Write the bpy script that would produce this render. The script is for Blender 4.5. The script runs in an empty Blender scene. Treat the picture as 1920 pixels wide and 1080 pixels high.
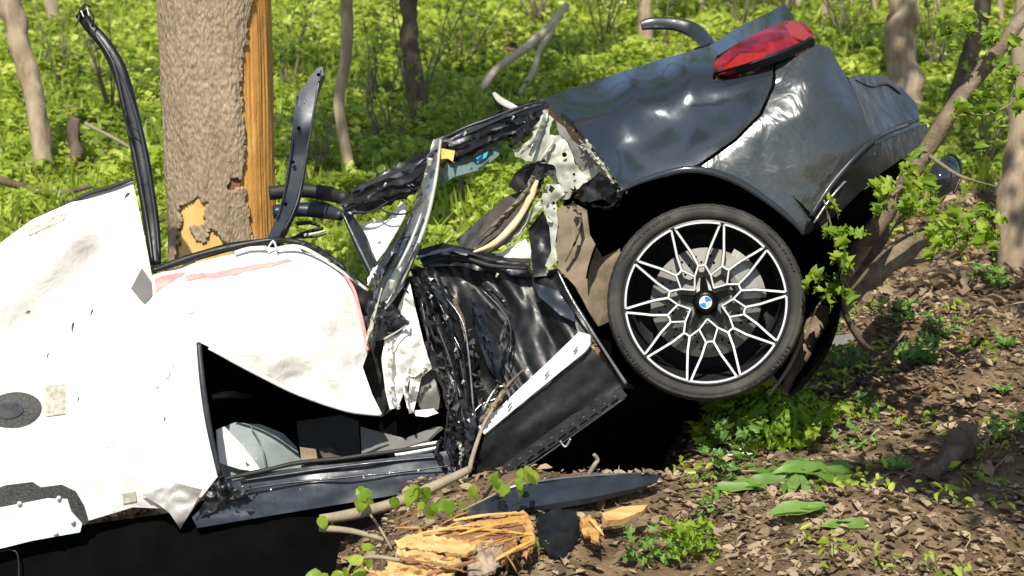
import bpy, bmesh, math, random
import numpy as np
from mathutils import Vector, Matrix, noise
from mathutils.geometry import delaunay_2d_cdt, intersect_point_tri_2d

random.seed(7)
rng = np.random.default_rng(11)
scn = bpy.context.scene
COL = scn.collection
R = math.radians

# ------------------------------------------------------------------ camera, sky, sun, exposure
CAM_H, PITCH, FPX = 1.75, R(11.0), 3360.0
cam_d = bpy.data.cameras.new('camera')
cam = bpy.data.objects.new('camera', cam_d)
COL.objects.link(cam)
cam.location = (0, 0, CAM_H)
cam.rotation_euler = (R(90) - PITCH, 0, 0)
cam_d.sensor_width = 36.0
cam_d.lens = 36.0 * FPX / 1920.0
cam_d.dof.use_dof = True
cam_d.dof.focus_distance = 6.0
cam_d.dof.aperture_fstop = 5.6
cam_d.clip_start, cam_d.clip_end = 0.1, 600
scn.camera = cam

SUN_EL, SUN_AZ = R(52), R(-10)      # azimuth: sun behind the camera, to its left
sun_from = Vector((math.sin(SUN_AZ) * math.cos(SUN_EL), -math.cos(SUN_AZ) * math.cos(SUN_EL), math.sin(SUN_EL)))
world = bpy.data.worlds.new('World')
scn.world = world
world.use_nodes = True
wn = world.node_tree.nodes
sky = wn.new('ShaderNodeTexSky')
sky.sky_type = 'NISHITA'
sky.sun_disc = False
sky.sun_elevation = SUN_EL
sky.sun_rotation = math.atan2(sun_from.x, sun_from.y)
bg = wn['Background']
bg.inputs['Strength'].default_value = 0.10
world.node_tree.links.new(sky.outputs['Color'], bg.inputs['Color'])
sl = bpy.data.lights.new('sun', 'SUN')
sl.energy = 4.6
sl.angle = R(0.5)
sl.color = (1.0, 0.95, 0.86)
so = bpy.data.objects.new('sun', sl)
COL.objects.link(so)
so.rotation_euler = (-sun_from).to_track_quat('-Z', 'Y').to_euler()
scn.view_settings.view_transform = 'Standard'
scn.view_settings.look = 'None'
scn.view_settings.exposure = 0.52
scn.view_settings.gamma = 1.0
scn.cycles.max_bounces = 6
scn.cycles.transparent_max_bounces = 8

CAMP = Vector((0, 0, CAM_H))
FW = Vector((0, math.cos(PITCH), -math.sin(PITCH)))
UP = Vector((0, math.sin(PITCH), math.cos(PITCH)))
RT = Vector((1, 0, 0))


def P(x, y, d):
    x, y, d = float(x), float(y), float(d)
    return CAMP + d * (FW + ((x - 960) / FPX) * RT + ((540 - y) / FPX) * UP)


# ------------------------------------------------------------------ ground shape
_w = []
_r2 = np.random.default_rng(3)
for _wl, _a, _n in ((2.6, .035, 5), (1.0, .018, 6), (.42, .010, 7), (.17, .005, 8)):
    for _ in range(_n):
        an = _r2.uniform(0, 2 * math.pi)
        k = 2 * math.pi / (_wl * _r2.uniform(.75, 1.3))
        _w.append((k * math.cos(an), k * math.sin(an), _r2.uniform(0, 6.28), _a / math.sqrt(_n) * 1.6))


def sstep(a, b, v):
    t = np.clip((v - a) / (b - a), 0, 1)
    return t * t * (3 - 2 * t)


def gz(x, y):
    x = np.asarray(x, float)
    y = np.asarray(y, float)
    z = np.zeros(np.broadcast(x, y).shape)
    for kx, ky, ph, a in _w:
        z = z + a * np.sin(kx * x + ky * y + ph)
    t = np.clip(y - 10.5, 0, None)
    z = z + .055 * t * t / (t + 2.0)
    # the hollow the wreck lies in: deep along its front half, a bank under the rear wheel
    dx = 1 - sstep(.30, .72, x)
    dy = sstep(5.6, 6.05, y) * (1 - sstep(7.4, 8.8, y))
    dl = (1 - sstep(-.62, -.28, x)) * sstep(3.6, 4.6, y) * (1 - sstep(7.4, 8.8, y))
    z = z - np.maximum(.40 * dx * dy, .46 * dl)
    z = z + .05 * np.clip(x - .2, 0, 3) * np.clip((y - 5.5) / 4, 0, 1)
    return z


def G(x, y):
    """point of the ground seen at a pixel"""
    dr = FW + ((x - 960) / FPX) * RT + ((540 - y) / FPX) * UP
    lo, t = 2.0, 2.0
    while t < 150:
        p = CAMP + dr * t
        if p.z < float(gz(p.x, p.y)):
            break
        t += .05
    return CAMP + dr * t


def gdepth(x, y):
    return (G(x, y) - CAMP).dot(FW)


# ------------------------------------------------------------------ materials
MATS = {}


def nodes_of(name):
    m = bpy.data.materials.new(name)
    m.use_nodes = True
    n = m.node_tree.nodes
    return m, n, m.node_tree.links, n['Principled BSDF']


def ramp(n, pts):
    r = n.new('ShaderNodeValToRGB')
    e = r.color_ramp.elements
    while len(e) < len(pts):
        e.new(.5)
    for q, (p, c) in zip(e, pts):
        q.position = p
        q.color = (*c, 1) if len(c) == 3 else c
    return r


def tex_noise(n, l, scale, detail=6, rough=.6, vec=None, dist=0):
    t = n.new('ShaderNodeTexNoise')
    t.inputs['Scale'].default_value = scale
    t.inputs['Detail'].default_value = detail
    t.inputs['Roughness'].default_value = rough
    t.inputs['Distortion'].default_value = dist
    if vec is not None:
        l.new(vec, t.inputs['Vector'])
    return t


def coords(n, l, scale=(1, 1, 1), rot=(0, 0, 0)):
    tc = n.new('ShaderNodeTexCoord')
    mp = n.new('ShaderNodeMapping')
    mp.inputs['Scale'].default_value = scale
    mp.inputs['Rotation'].default_value = rot
    l.new(tc.outputs['Object'], mp.inputs['Vector'])
    return mp.outputs['Vector']


def bump(n, l, b, h, strength=.4, dist=.01):
    bp = n.new('ShaderNodeBump')
    bp.inputs['Strength'].default_value = strength
    bp.inputs['Distance'].default_value = dist
    l.new(h, bp.inputs['Height'])
    l.new(bp.outputs['Normal'], b.inputs['Normal'])
    return bp


def mat_mottled(name, cols, scale=8, rough=.6, metal=0, coat=0, bumps=(0, 40, .005), stretch=(1, 1, 1), detail=6,
                rough_var=0, spec=.5, dist=0, sheen=0):
    m, n, l, b = nodes_of(name)
    v = coords(n, l, stretch)
    t = tex_noise(n, l, scale, detail, .62, v, dist)
    k = len(cols)
    r = ramp(n, [(.28 + .44 * i / max(1, k - 1), c) for i, c in enumerate(cols)])
    l.new(t.outputs['Fac'], r.inputs['Fac'])
    l.new(r.outputs['Color'], b.inputs['Base Color'])
    b.inputs['Roughness'].default_value = rough
    b.inputs['Metallic'].default_value = metal
    b.inputs['Coat Weight'].default_value = coat
    b.inputs['Coat Roughness'].default_value = .04
    b.inputs['Specular IOR Level'].default_value = spec
    if rough_var:
        t2 = tex_noise(n, l, scale * 2.3, 5, .6, v)
        mr = n.new('ShaderNodeMapRange')
        mr.inputs['From Min'].default_value = .3
        mr.inputs['From Max'].default_value = .7
        mr.inputs['To Min'].default_value = max(.02, rough - rough_var)
        mr.inputs['To Max'].default_value = min(1, rough + rough_var)
        l.new(t2.outputs['Fac'], mr.inputs['Value'])
        l.new(mr.outputs['Result'], b.inputs['Roughness'])
    if bumps[0]:
        t3 = tex_noise(n, l, bumps[1], 6, .65, v)
        bump(n, l, b, t3.outputs['Fac'], bumps[0], bumps[2])
    MATS[name] = m
    return m


def mat_leaf(name, c0, c1, c2, transl=.45, rough=.45, patch=0):
    m, n, l, b = nodes_of(name)
    g = n.new('ShaderNodeNewGeometry')
    r = ramp(n, [(0, c0), (.5, c1), (1, c2)])
    oi = n.new('ShaderNodeObjectInfo')
    ad = n.new('ShaderNodeMath'); ad.operation = 'ADD'
    fr = n.new('ShaderNodeMath'); fr.operation = 'FRACT'
    l.new(g.outputs['Random Per Island'], ad.inputs[0]); l.new(oi.outputs['Random'], ad.inputs[1])
    l.new(ad.outputs[0], fr.inputs[0])
    if patch:      # stands of paler and darker species
        pn = tex_noise(n, l, patch, 3, .6, coords(n, l))
        pm = n.new('ShaderNodeMapRange')
        pm.inputs['From Min'].default_value = .36
        pm.inputs['From Max'].default_value = .64
        pm.inputs['To Min'].default_value = .0
        pm.inputs['To Max'].default_value = 1.0
        l.new(pn.outputs['Fac'], pm.inputs['Value'])
        av = n.new('ShaderNodeMix'); av.inputs['Factor'].default_value = .5
        l.new(fr.outputs[0], av.inputs[2]); l.new(pm.outputs['Result'], av.inputs[3])
        l.new(av.outputs[0], r.inputs['Fac'])
    else:
        l.new(fr.outputs[0], r.inputs['Fac'])
    l.new(r.outputs['Color'], b.inputs['Base Color'])
    b.inputs['Roughness'].default_value = rough
    b.inputs['Specular IOR Level'].default_value = .35
    tr = n.new('ShaderNodeBsdfTranslucent')
    hs = n.new('ShaderNodeHueSaturation')
    hs.inputs['Hue'].default_value = .485
    hs.inputs['Value'].default_value = 1.7
    l.new(r.outputs['Color'], hs.inputs['Color'])
    l.new(hs.outputs['Color'], tr.inputs['Color'])
    mx = n.new('ShaderNodeMixShader')
    mx.inputs['Fac'].default_value = transl
    l.new(b.outputs['BSDF'], mx.inputs[1])
    l.new(tr.outputs['BSDF'], mx.inputs[2])
    l.new(mx.outputs['Shader'], n['Material Output'].inputs['Surface'])
    MATS[name] = m
    return m


def mat_paint(name, base, dust_refl, dust_refl_amt, rough=.12, dscale=7, swirl=0, wave=.12, wscale=3.5, metal=.75, coat=.3):
    """dark car paint with patchy mottling: dusty film, and painted tree reflections on the bumper"""
    m, n, l, b = nodes_of(name)
    v = coords(n, l)
    t = tex_noise(n, l, dscale, 8, .68, v, swirl)
    t2 = tex_noise(n, l, 2.2, 4, .5, v, .4)
    mul = n.new('ShaderNodeMath'); mul.operation = 'MULTIPLY'
    l.new(t.outputs['Fac'], mul.inputs[0]); l.new(t2.outputs['Fac'], mul.inputs[1])
    mr = n.new('ShaderNodeMapRange')
    mr.inputs['From Min'].default_value = .16
    mr.inputs['From Max'].default_value = .42
    mr.inputs['To Min'].default_value = 0
    mr.inputs['To Max'].default_value = dust_refl_amt
    l.new(mul.outputs[0], mr.inputs['Value'])
    mx = n.new('ShaderNodeMix'); mx.data_type = 'RGBA'
    l.new(mr.outputs['Result'], mx.inputs['Factor'])
    mx.inputs[6].default_value = (*base, 1)
    mx.inputs[7].default_value = (*dust_refl, 1)
    l.new(mx.outputs[2], b.inputs['Base Color'])
    mr2 = n.new('ShaderNodeMapRange')
    mr2.inputs['To Min'].default_value = rough
    mr2.inputs['To Max'].default_value = .5
    l.new(mr.outputs['Result'], mr2.inputs['Value'])
    l.new(mr2.outputs['Result'], b.inputs['Roughness'])
    b.inputs['Coat Weight'].default_value = coat
    b.inputs['Coat Roughness'].default_value = .04
    t3 = tex_noise(n, l, wscale, 3, .5, v, 1.2)
    bump(n, l, b, t3.outputs['Fac'], wave, .02)
    b.inputs['Metallic'].default_value = metal
    MATS[name] = m
    return m


mat_paint('paint', (.046, .056, .068), (.10, .10, .09), .12, .12, 11, .6, .10, 4, .6, .5)
mat_paint('paint_reflect', (.080, .088, .090), (.17, .17, .145), .38, .19, 18, 1.8, .42, 7, .6, .4)  # lighter bumper copy of the paint; tree reflections painted in as pale mottling
mat_mottled('gloss_black', [(.004, .004, .005), (.011, .012, .013)], 12, .42, 0, .0, (.08, 30, .004), rough_var=.16, spec=.4)
mat_mottled('matt_black', [(.006, .006, .006), (.016, .015, .014)], 20, .62, 0, 0, (.3, 60, .004))
mat_mottled('dark_plastic', [(.012, .014, .017), (.03, .034, .040)], 10, .38, 0, .1, (.12, 40, .004), rough_var=.12)
mat_mottled('blue_black', [(.010, .013, .020), (.030, .038, .052)], 6, .42, .1, .05, (.06, 30, .004), rough_var=.14)
mat_mottled('void', [(.002, .002, .002), (.004, .004, .004)], 9, .9, spec=.02)  # near-black; also paints shade under the car and in the cabin
mat_mottled('primer', [(.22, .22, .17), (.42, .43, .35), (.50, .51, .43)], 11, .42, .1, .1, (.2, 30, .006), rough_var=.1)
mat_mottled('bare_metal', [(.22, .23, .22), (.40, .41, .39)], 12, .26, .75, 0, (.3, 24, .008), rough_var=.12)
mat_mottled('silver', [(.74, .74, .72), (.85, .85, .83)], 30, .35, .45)
mat_mottled('disc_metal', [(.24, .23, .21), (.36, .345, .32)], 20, .45, .2, 0, (.1, 60, .002))
mat_mottled('beige_liner', [(.10, .075, .048), (.19, .145, .095), (.25, .195, .13)], 11, .8, bumps=(.3, 40, .006))
mat_mottled('cream_foam', [(.62, .48, .27), (.78, .66, .42)], 14, .7, bumps=(.4, 60, .006))
mat_mottled('brown_felt', [(.035, .028, .022), (.095, .078, .062)], 12, .9, bumps=(.5, 60, .008))
mat_mottled('grey_fabric', [(.20, .23, .23), (.30, .34, .33)], 10, .85, bumps=(.3, 90, .003))
mat_mottled('grey_panel', [(.13, .125, .115), (.18, .175, .16)], 8, .5)
mat_mottled('red_edge', [(.62, .16, .15), (.80, .38, .34)], 14, .7)
mat_mottled('orange_tag', [(.75, .28, .02), (.85, .40, .04)], 12, .5)
mat_mottled('teal_plate', [(.50, .60, .56), (.66, .74, .70)], 6, .5, bumps=(.2, 20, .006))
mat_mottled('paper', [(.66, .68, .72), (.82, .82, .84)], 9, .7)
mat_mottled('grey_foam', [(.24, .22, .17), (.45, .42, .34), (.62, .60, .50)], 60, .9, bumps=(.5, 90, .006))
mat_mottled('mesh_black', [(.006, .006, .006), (.07, .07, .065)], 110, .5, bumps=(.6, 160, .006))
mat_mottled('rubber', [(.014, .013, .012), (.032, .030, .026), (.070, .064, .054)], 9, .8, bumps=(.2, 120, .002))
mat_mottled('rim_barrel', [(.02, .02, .021), (.045, .045, .046)], 8, .35, .2)
mat_mottled('rim_black', [(.002, .002, .002), (.005, .005, .005)], 8, .3, 0, 0, spec=.16)
mat_mottled('badge_blue', [(.02, .16, .42), (.03, .20, .5)], 8, .2)
mat_mottled('badge_white', [(.75, .78, .80), (.82, .83, .85)], 8, .25)
mat_mottled('soil', [(.075, .050, .028), (.19, .130, .074), (.33, .24, .145)], 9, .95, bumps=(.9, 40, .03), spec=.1)
mat_mottled('bark_pale', [(.17, .125, .08), (.34, .26, .175), (.48, .39, .28)], 11, .9, bumps=(.7, 60, .01),
            stretch=(1, 1, .25), spec=.15)
mat_mottled('bark_dark', [(.05, .038, .028), (.12, .09, .065), (.19, .15, .11)], 10, .9, bumps=(.8, 60, .012),
            stretch=(1, 1, .3), spec=.15)
mat_mottled('bark_mid', [(.09, .068, .046), (.20, .155, .105), (.32, .255, .18)], 14, .9, bumps=(.8, 60, .01), spec=.15)
mat_mottled('twig', [(.10, .08, .055), (.24, .19, .13)], 18, .85, bumps=(.4, 90, .004), spec=.2)
mat_mottled('branch', [(.20, .165, .115), (.34, .28, .20)], 18, .8, bumps=(.4, 70, .004), spec=.2)
mat_mottled('raw_wood', [(.42, .18, .035), (.66, .33, .07), (.76, .44, .12)], 5, .8, bumps=(.5, 34, .008),
            stretch=(1.1, 1.1, .5), dist=1.6)
mat_mottled('raw_patch', [(.50, .27, .07), (.68, .42, .13), (.76, .52, .20)], 9, .8, bumps=(.5, 50, .006))
mat_mottled('pole_wood', [(.42, .34, .23), (.62, .53, .39)], 14, .8, bumps=(.4, 60, .004))
mat_mottled('raw_pale', [(.40, .20, .06), (.62, .38, .14), (.74, .52, .25)], 12, .8, bumps=(.8, 70, .008), stretch=(.6, 2.2, 2.2))
mat_mottled('raw_rust', [(.16, .075, .03), (.36, .18, .07)], 12, .85, bumps=(.8, 70, .008), stretch=(.6, 2.2, 2.2))
mat_mottled('raw_slab', [(.26, .12, .035), (.50, .26, .075), (.64, .38, .13)], 12, .85, bumps=(.8, 70, .008), stretch=(.6, 2.2, 2.2))


def mat_white():
    m, n, l, b = nodes_of('white_cloth')
    v = coords(n, l)
    t = tex_noise(n, l, 3.2, 6, .6, v)
    r = ramp(n, [(.25, (.54, .50, .44)), (.42, (.75, .73, .68)), (.7, (.82, .80, .76))])
    l.new(t.outputs['Fac'], r.inputs['Fac'])
    # scattered small dirt specks
    s = tex_noise(n, l, 26, 3, .5, v)
    s2 = tex_noise(n, l, 4.5, 3, .5, v)
    mu = n.new('ShaderNodeMath'); mu.operation = 'MULTIPLY'
    l.new(s.outputs['Fac'], mu.inputs[0]); l.new(s2.outputs['Fac'], mu.inputs[1])
    rs = ramp(n, [(.455, (0, 0, 0)), (.49, (1, 1, 1))])
    l.new(mu.outputs[0], rs.inputs['Fac'])
    mx = n.new('ShaderNodeMix'); mx.data_type = 'RGBA'
    l.new(rs.outputs['Color'], mx.inputs['Factor'])
    l.new(r.outputs['Color'], mx.inputs[6])
    mx.inputs[7].default_value = (.26, .16, .12, 1)
    sm = tex_noise(n, l, 2.6, 7, .7, coords(n, l, (1, 1, 1.8), (0, .6, 0)), .5)
    rsm = ramp(n, [(.56, (0, 0, 0)), (.72, (.8, .8, .8))])
    l.new(sm.outputs['Fac'], rsm.inputs['Fac'])
    mx2 = n.new('ShaderNodeMix'); mx2.data_type = 'RGBA'
    l.new(rsm.outputs['Color'], mx2.inputs['Factor'])
    l.new(mx.outputs[2], mx2.inputs[6])
    mx2.inputs[7].default_value = (.36, .28, .21, 1)
    l.new(mx2.outputs[2], b.inputs['Base Color'])
    b.inputs['Roughness'].default_value = .8
    w = tex_noise(n, l, 9, 5, .55, v, .8)
    bump(n, l, b, w.outputs['Fac'], .35, .03)
    MATS['white_cloth'] = m


mat_white()


def mat_simple(name, col, rough=.5, metal=0, **kw):
    m, n, l, b = nodes_of(name)
    b.inputs['Base Color'].default_value = (*col, 1)
    b.inputs['Roughness'].default_value = rough
    b.inputs['Metallic'].default_value = metal
    for k, v in kw.items():
        b.inputs[k.replace('_', ' ')].default_value = v
    MATS[name] = m
    return m


def mat_lens():
    m, n, l, b = nodes_of('red_lens')
    v = coords(n, l, (1, 1, 1), (0, .5, 0))
    t = tex_noise(n, l, 14, 4, .5, v, .6)
    r = ramp(n, [(.3, (.05, .002, .005)), (.5, (.18, .006, .010)), (.72, (.30, .015, .018))])
    l.new(t.outputs['Fac'], r.inputs['Fac'])
    l.new(r.outputs['Color'], b.inputs['Base Color'])
    b.inputs['Roughness'].default_value = .1
    b.inputs['Coat Weight'].default_value = 1
    b.inputs['Coat Roughness'].default_value = .02
    MATS['red_lens'] = m


mat_lens()
mat_simple('pink_lens', (.24, .035, .045), .15, Coat_Weight=1.0)
mat_simple('amber_lens', (.26, .010, .010), .15, Coat_Weight=1.0)
mat_simple('film', (.20, .30, .32), .15, Alpha=.55)
mat_simple('film_blue', (.05, .35, .55), .2)


def mat_bark_big():
    m, n, l, b = nodes_of('bark_big')
    v = coords(n, l, (1, 1, .42))
    vo = n.new('ShaderNodeTexVoronoi'); vo.feature = 'F1'
    vo.inputs['Scale'].default_value = 96
    wob = tex_noise(n, l, 9, 4, .6, v)
    mxv = n.new('ShaderNodeMix'); mxv.data_type = 'VECTOR'; mxv.inputs['Factor'].default_value = .06
    l.new(v, mxv.inputs[4]); l.new(wob.outputs['Color'], mxv.inputs[5])
    l.new(mxv.outputs[1], vo.inputs['Vector'])
    t = tex_noise(n, l, 5, 7, .65, v)
    r = ramp(n, [(.25, (.24, .185, .12)), (.5, (.37, .29, .195)), (.75, (.47, .375, .26))])
    l.new(t.outputs['Fac'], r.inputs['Fac'])
    rv = ramp(n, [(.2, (1, 1, 1)), (.85, (.42, .38, .34))])
    l.new(vo.outputs['Distance'], rv.inputs['Fac'])
    mx = n.new('ShaderNodeMix'); mx.data_type = 'RGBA'; mx.blend_type = 'MULTIPLY'; mx.inputs['Factor'].default_value = .55
    l.new(r.outputs['Color'], mx.inputs[6]); l.new(rv.outputs['Color'], mx.inputs[7])
    l.new(mx.outputs[2], b.inputs['Base Color'])
    b.inputs['Roughness'].default_value = .95
    b.inputs['Specular IOR Level'].default_value = .1
    inv = n.new('ShaderNodeMath'); inv.operation = 'SUBTRACT'; inv.inputs[0].default_value = 1
    l.new(vo.outputs['Distance'], inv.inputs[1])
    bump(n, l, b, inv.outputs[0], .5, .010)
    MATS['bark_big'] = m


mat_bark_big()
mat_leaf('leaf_cover', (.055, .095, .012), (.27, .36, .036), (.62, .68, .15), .47, .36, 1.1)
mat_leaf('leaf_fresh', (.14, .25, .02), (.24, .36, .03), (.36, .46, .06), .5)
mat_leaf('leaf_broad', (.09, .19, .035), (.15, .27, .05), (.20, .33, .08), .35)
mat_leaf('leaf_crown', (.06, .13, .015), (.10, .19, .02), (.15, .24, .03), .5)
mat_leaf('leaf_dry', (.085, .057, .033), (.21, .148, .090), (.44, .34, .215), .15, .85)
mat_simple('petal', (.80, .78, .80), .6)
mat_simple('petal_yellow', (.80, .70, .05), .6)


# ------------------------------------------------------------------ object helpers
def tag(o, label=None, cat=None, group=None, kind=None):
    if label: o['label'] = label
    if cat: o['category'] = cat
    if group: o['group'] = group
    if kind: o['kind'] = kind
    return o


def link(name, me, mats, parent=None, smooth=True):
    o = bpy.data.objects.new(name, me)
    COL.objects.link(o)
    for m in (mats if isinstance(mats, (list, tuple)) else [mats]):
        if m is not None:
            me.materials.append(MATS[m])
    if smooth and len(me.polygons):
        me.polygons.foreach_set('use_smooth', np.ones(len(me.polygons), bool))
    if parent is not None:
        o.parent = parent
        o.matrix_parent_inverse = parent.matrix_world.inverted()
    return o


def empty(name, loc):
    o = bpy.data.objects.new(name, None)
    COL.objects.link(o)
    o.location = loc
    o.matrix_world = Matrix.Translation(Vector(loc))
    o.empty_display_size = .1
    return o


def mesh_from(name, verts, faces):
    me = bpy.data.meshes.new(name)
    me.from_pydata([tuple(v) for v in verts], [], faces)
    me.update()
    return me


def mesh_np(name, verts, quads):
    """fast mesh of quads; verts (n,3), quads (m,4)"""
    me = bpy.data.meshes.new(name)
    nv, nq = len(verts), len(quads)
    me.vertices.add(nv)
    me.vertices.foreach_set('co', np.asarray(verts, np.float32).ravel())
    me.loops.add(nq * 4)
    me.loops.foreach_set('vertex_index', np.asarray(quads, np.int32).ravel())
    me.polygons.add(nq)
    me.polygons.foreach_set('loop_start', np.arange(0, nq * 4, 4, dtype=np.int32))
    me.update(calc_edges=True)
    return me


class TPS:
    """smooth depth field through scattered (x, y, depth) points"""
    def __init__(self, pts):
        p = np.array(pts, float)
        self.xy = p[:, :2] / 500.0
        n = len(p)
        if n < 3:
            self.c = p[:, 2].mean(); self.w = None
            return
        d = np.linalg.norm(self.xy[:, None] - self.xy[None], axis=2)
        K = self._phi(d) + np.eye(n) * 1e-3
        Q = np.hstack([np.ones((n, 1)), self.xy])
        A = np.zeros((n + 3, n + 3))
        A[:n, :n] = K; A[:n, n:] = Q; A[n:, :n] = Q.T
        A[n:, n:] = -np.eye(3) * 1e-6
        self.w = np.linalg.solve(A, np.concatenate([p[:, 2], np.zeros(3)]))

    @staticmethod
    def _phi(d):
        return np.where(d > 1e-9, d * d * np.log(np.maximum(d, 1e-9)), 0)

    def __call__(self, x, y):
        if self.w is None:
            return np.full(np.shape(x), self.c)
        q = np.stack([np.ravel(x), np.ravel(y)], 1) / 500.0
        d = np.linalg.norm(q[:, None] - self.xy[None], axis=2)
        r = self._phi(d) @ self.w[:-3] + self.w[-3] + q @ self.w[-2:]
        return r.reshape(np.shape(x))


def smooth_closed(pts, step, ragged=0.0, seed=0):
    """resample a closed outline at about `step` pixels, straight between its points"""
    rr = random.Random(seed)
    out = []
    n = len(pts)
    for i in range(n):
        a, b = pts[i], pts[(i + 1) % n]
        L = math.hypot(b[0] - a[0], b[1] - a[1])
        k = max(1, int(round(L / step)))
        for j in range(k):
            t = j / k
            x = a[0] + (b[0] - a[0]) * t
            y = a[1] + (b[1] - a[1]) * t
            if ragged:
                x += rr.uniform(-ragged, ragged); y += rr.uniform(-ragged, ragged)
            out.append((x, y))
    return out


def inside(x, y, poly):
    c = False
    n = len(poly)
    j = n - 1
    for i in range(n):
        xi, yi = poly[i][0], poly[i][1]
        xj, yj = poly[j][0], poly[j][1]
        if (yi > y) != (yj > y) and x < (xj - xi) * (y - yi) / (yj - yi) + xi:
            c = not c
        j = i
    return c


def crumple(x, y, amp, fr, seed, ridged=True, fold=None):
    if fold:
        c_, s_ = math.cos(R(fold[0])), math.sin(R(fold[0]))
        x, y = (x * c_ - y * s_) / fold[1], x * s_ + y * c_
    v = Vector((x * fr + seed * 7.3, y * fr - seed * 3.1, seed * 1.7))
    a = noise.noise(v)
    b = noise.noise(v * 2.3 + Vector((5, 1, 2)))
    c = noise.noise(v * 5.1)
    if ridged:
        return amp * ((1 - 2.6 * abs(a)) * .62 + (1 - 2.6 * abs(b)) * .26 + c * .07)
    return amp * (a * .9 + b * .35 + c * .1)


SEED = [0]
SURF = {}


def on(name, pts, off=.006):
    """lift pixels onto a sheet already built, standing `off` proud of it"""
    return [(p[0], p[1], SURF[name](p[0], p[1]) - off) for p in pts]


def sheet(name, outline, ctrl, mat, parent, s=12, amp=0.0, fr=.02, thick=.004, ragged=0.0, ridged=True, back=0.0,
          bevel=0, label=None, wrap=0.0, flat=False, fold=None):
    """a sheet of metal, plastic or cloth: outline and depth points -> triangulated surface with thickness"""
    SEED[0] += 1
    sd = SEED[0]
    known = [p for p in outline if len(p) > 2] + list(ctrl)
    f = TPS(known)
    SURF[name] = lambda x, y: float(f(np.array([x]), np.array([y]))[0]) + (crumple(x, y, amp, fr, sd, ridged, fold) if amp else 0)
    ring = smooth_closed(outline, s, ragged, sd)
    xs = [p[0] for p in ring]; ys = [p[1] for p in ring]
    pts = list(ring)
    rr = random.Random(sd)
    y = min(ys) + s * .5
    row = 0
    ra = np.array(ring)
    while y < max(ys):
        x = min(xs) + (s * .5 if row % 2 else 0)
        while x < max(xs):
            px, py = x + rr.uniform(-.25, .25) * s, y + rr.uniform(-.25, .25) * s
            if inside(px, py, ring) and np.min((ra[:, 0] - px) ** 2 + (ra[:, 1] - py) ** 2) > (.55 * s) ** 2:
                pts.append((px, py))
            x += s
        y += s * .87
        row += 1
    nb = len(ring)
    res = delaunay_2d_cdt([Vector(p) for p in pts], [], [list(range(nb))], 1, 1e-4)
    vv, ff = res[0], res[2]
    X = np.array([v[0] for v in vv]); Y = np.array([v[1] for v in vv])
    D = f(X, Y)
    out = []
    for x, y, d in zip(X, Y, D):
        if amp:
            d += crumple(x, y, amp, fr, sd, ridged, fold)
        if wrap:
            e = math.sqrt(np.min((ra[:, 0] - x) ** 2 + (ra[:, 1] - y) ** 2))
            d += wrap * math.exp(-e / 14.0)
        out.append(P(x, y, d + back))
    faces = []
    for t in ff:
        t = list(t)
        a, b_, c = (out[t[0]], out[t[1]], out[t[2]])
        if (b_ - a).cross(c - a).dot(a - CAMP) > 0:
            t.reverse()
        faces.append(t)
    cen = sum(out, Vector()) / len(out)
    me = mesh_from(name, [v - cen for v in out], faces)
    use = {}
    for t in faces:
        for k in range(3):
            e = tuple(sorted((t[k], t[(k + 1) % 3])))
            use[e] = use.get(e, 0) + 1
    for e in me.edges:      # keep the cut rim crisp
        if use.get(tuple(sorted(e.vertices)), 0) == 1:
            e.use_edge_sharp = True
    o = link(name, me, mat, None, not flat)
    o.matrix_world = Matrix.Translation(cen)
    if parent is not None:
        o.parent = parent
        o.matrix_parent_inverse = parent.matrix_world.inverted()
    sm = o.modifiers.new('thickness', 'SOLIDIFY')
    sm.thickness = thick
    sm.offset = -1
    if label:
        o['label'] = label
    return o


def catmull(pts, k):
    out = []
    n = len(pts)
    for i in range(n - 1):
        p0, p1, p2, p3 = pts[max(0, i - 1)], pts[i], pts[i + 1], pts[min(n - 1, i + 2)]
        for j in range(k):
            t = j / k
            out.append([.5 * (2 * b + (c - a) * t + (2 * a - 5 * b + 4 * c - e) * t * t + (3 * b - a - 3 * c + e) * t ** 3)
                        for a, b, c, e in zip(p0, p1, p2, p3)])
    out.append(list(pts[-1]))
    return out


def tube_mesh(bm, pts, radii, seg=8, rough=0.0, seed=0, cap=True, flat=1.0, flat_dir=None):
    """tapered tube through points; flat < 1 squashes the section along flat_dir"""
    n = len(pts)
    rings = []
    up = Vector((0, 0, 1))
    prev = None
    for i in range(n):
        t = (pts[min(n - 1, i + 1)] - pts[max(0, i - 1)]).normalized()
        if flat_dir is not None:
            a = flat_dir - t * flat_dir.dot(t)
        elif prev is None:
            a = up - t * up.dot(t)
            if a.length < .2:
                a = Vector((1, 0, 0)) - t * t.x
        else:
            a = prev - t * prev.dot(t)
        a.normalize()
        prev = a
        b = t.cross(a)
        ring = []
        for k in range(seg):
            an = 2 * math.pi * k / seg
            q = radii[i]
            off = a * (math.cos(an) * q * flat) + b * (math.sin(an) * q)
            if rough:
                nn = noise.noise(pts[i] * 9 + off.normalized() * 1.3 + Vector((seed, 0, 0)))
                off *= 1 + rough * nn
            ring.append(bm.verts.new(pts[i] + off))
        rings.append(ring)
    for i in range(n - 1):
        for k in range(seg):
            bm.faces.new((rings[i][k], rings[i][(k + 1) % seg], rings[i + 1][(k + 1) % seg], rings[i + 1][k]))
    if cap:
        bm.faces.new(list(reversed(rings[0])))
        bm.faces.new(rings[-1])


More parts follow.
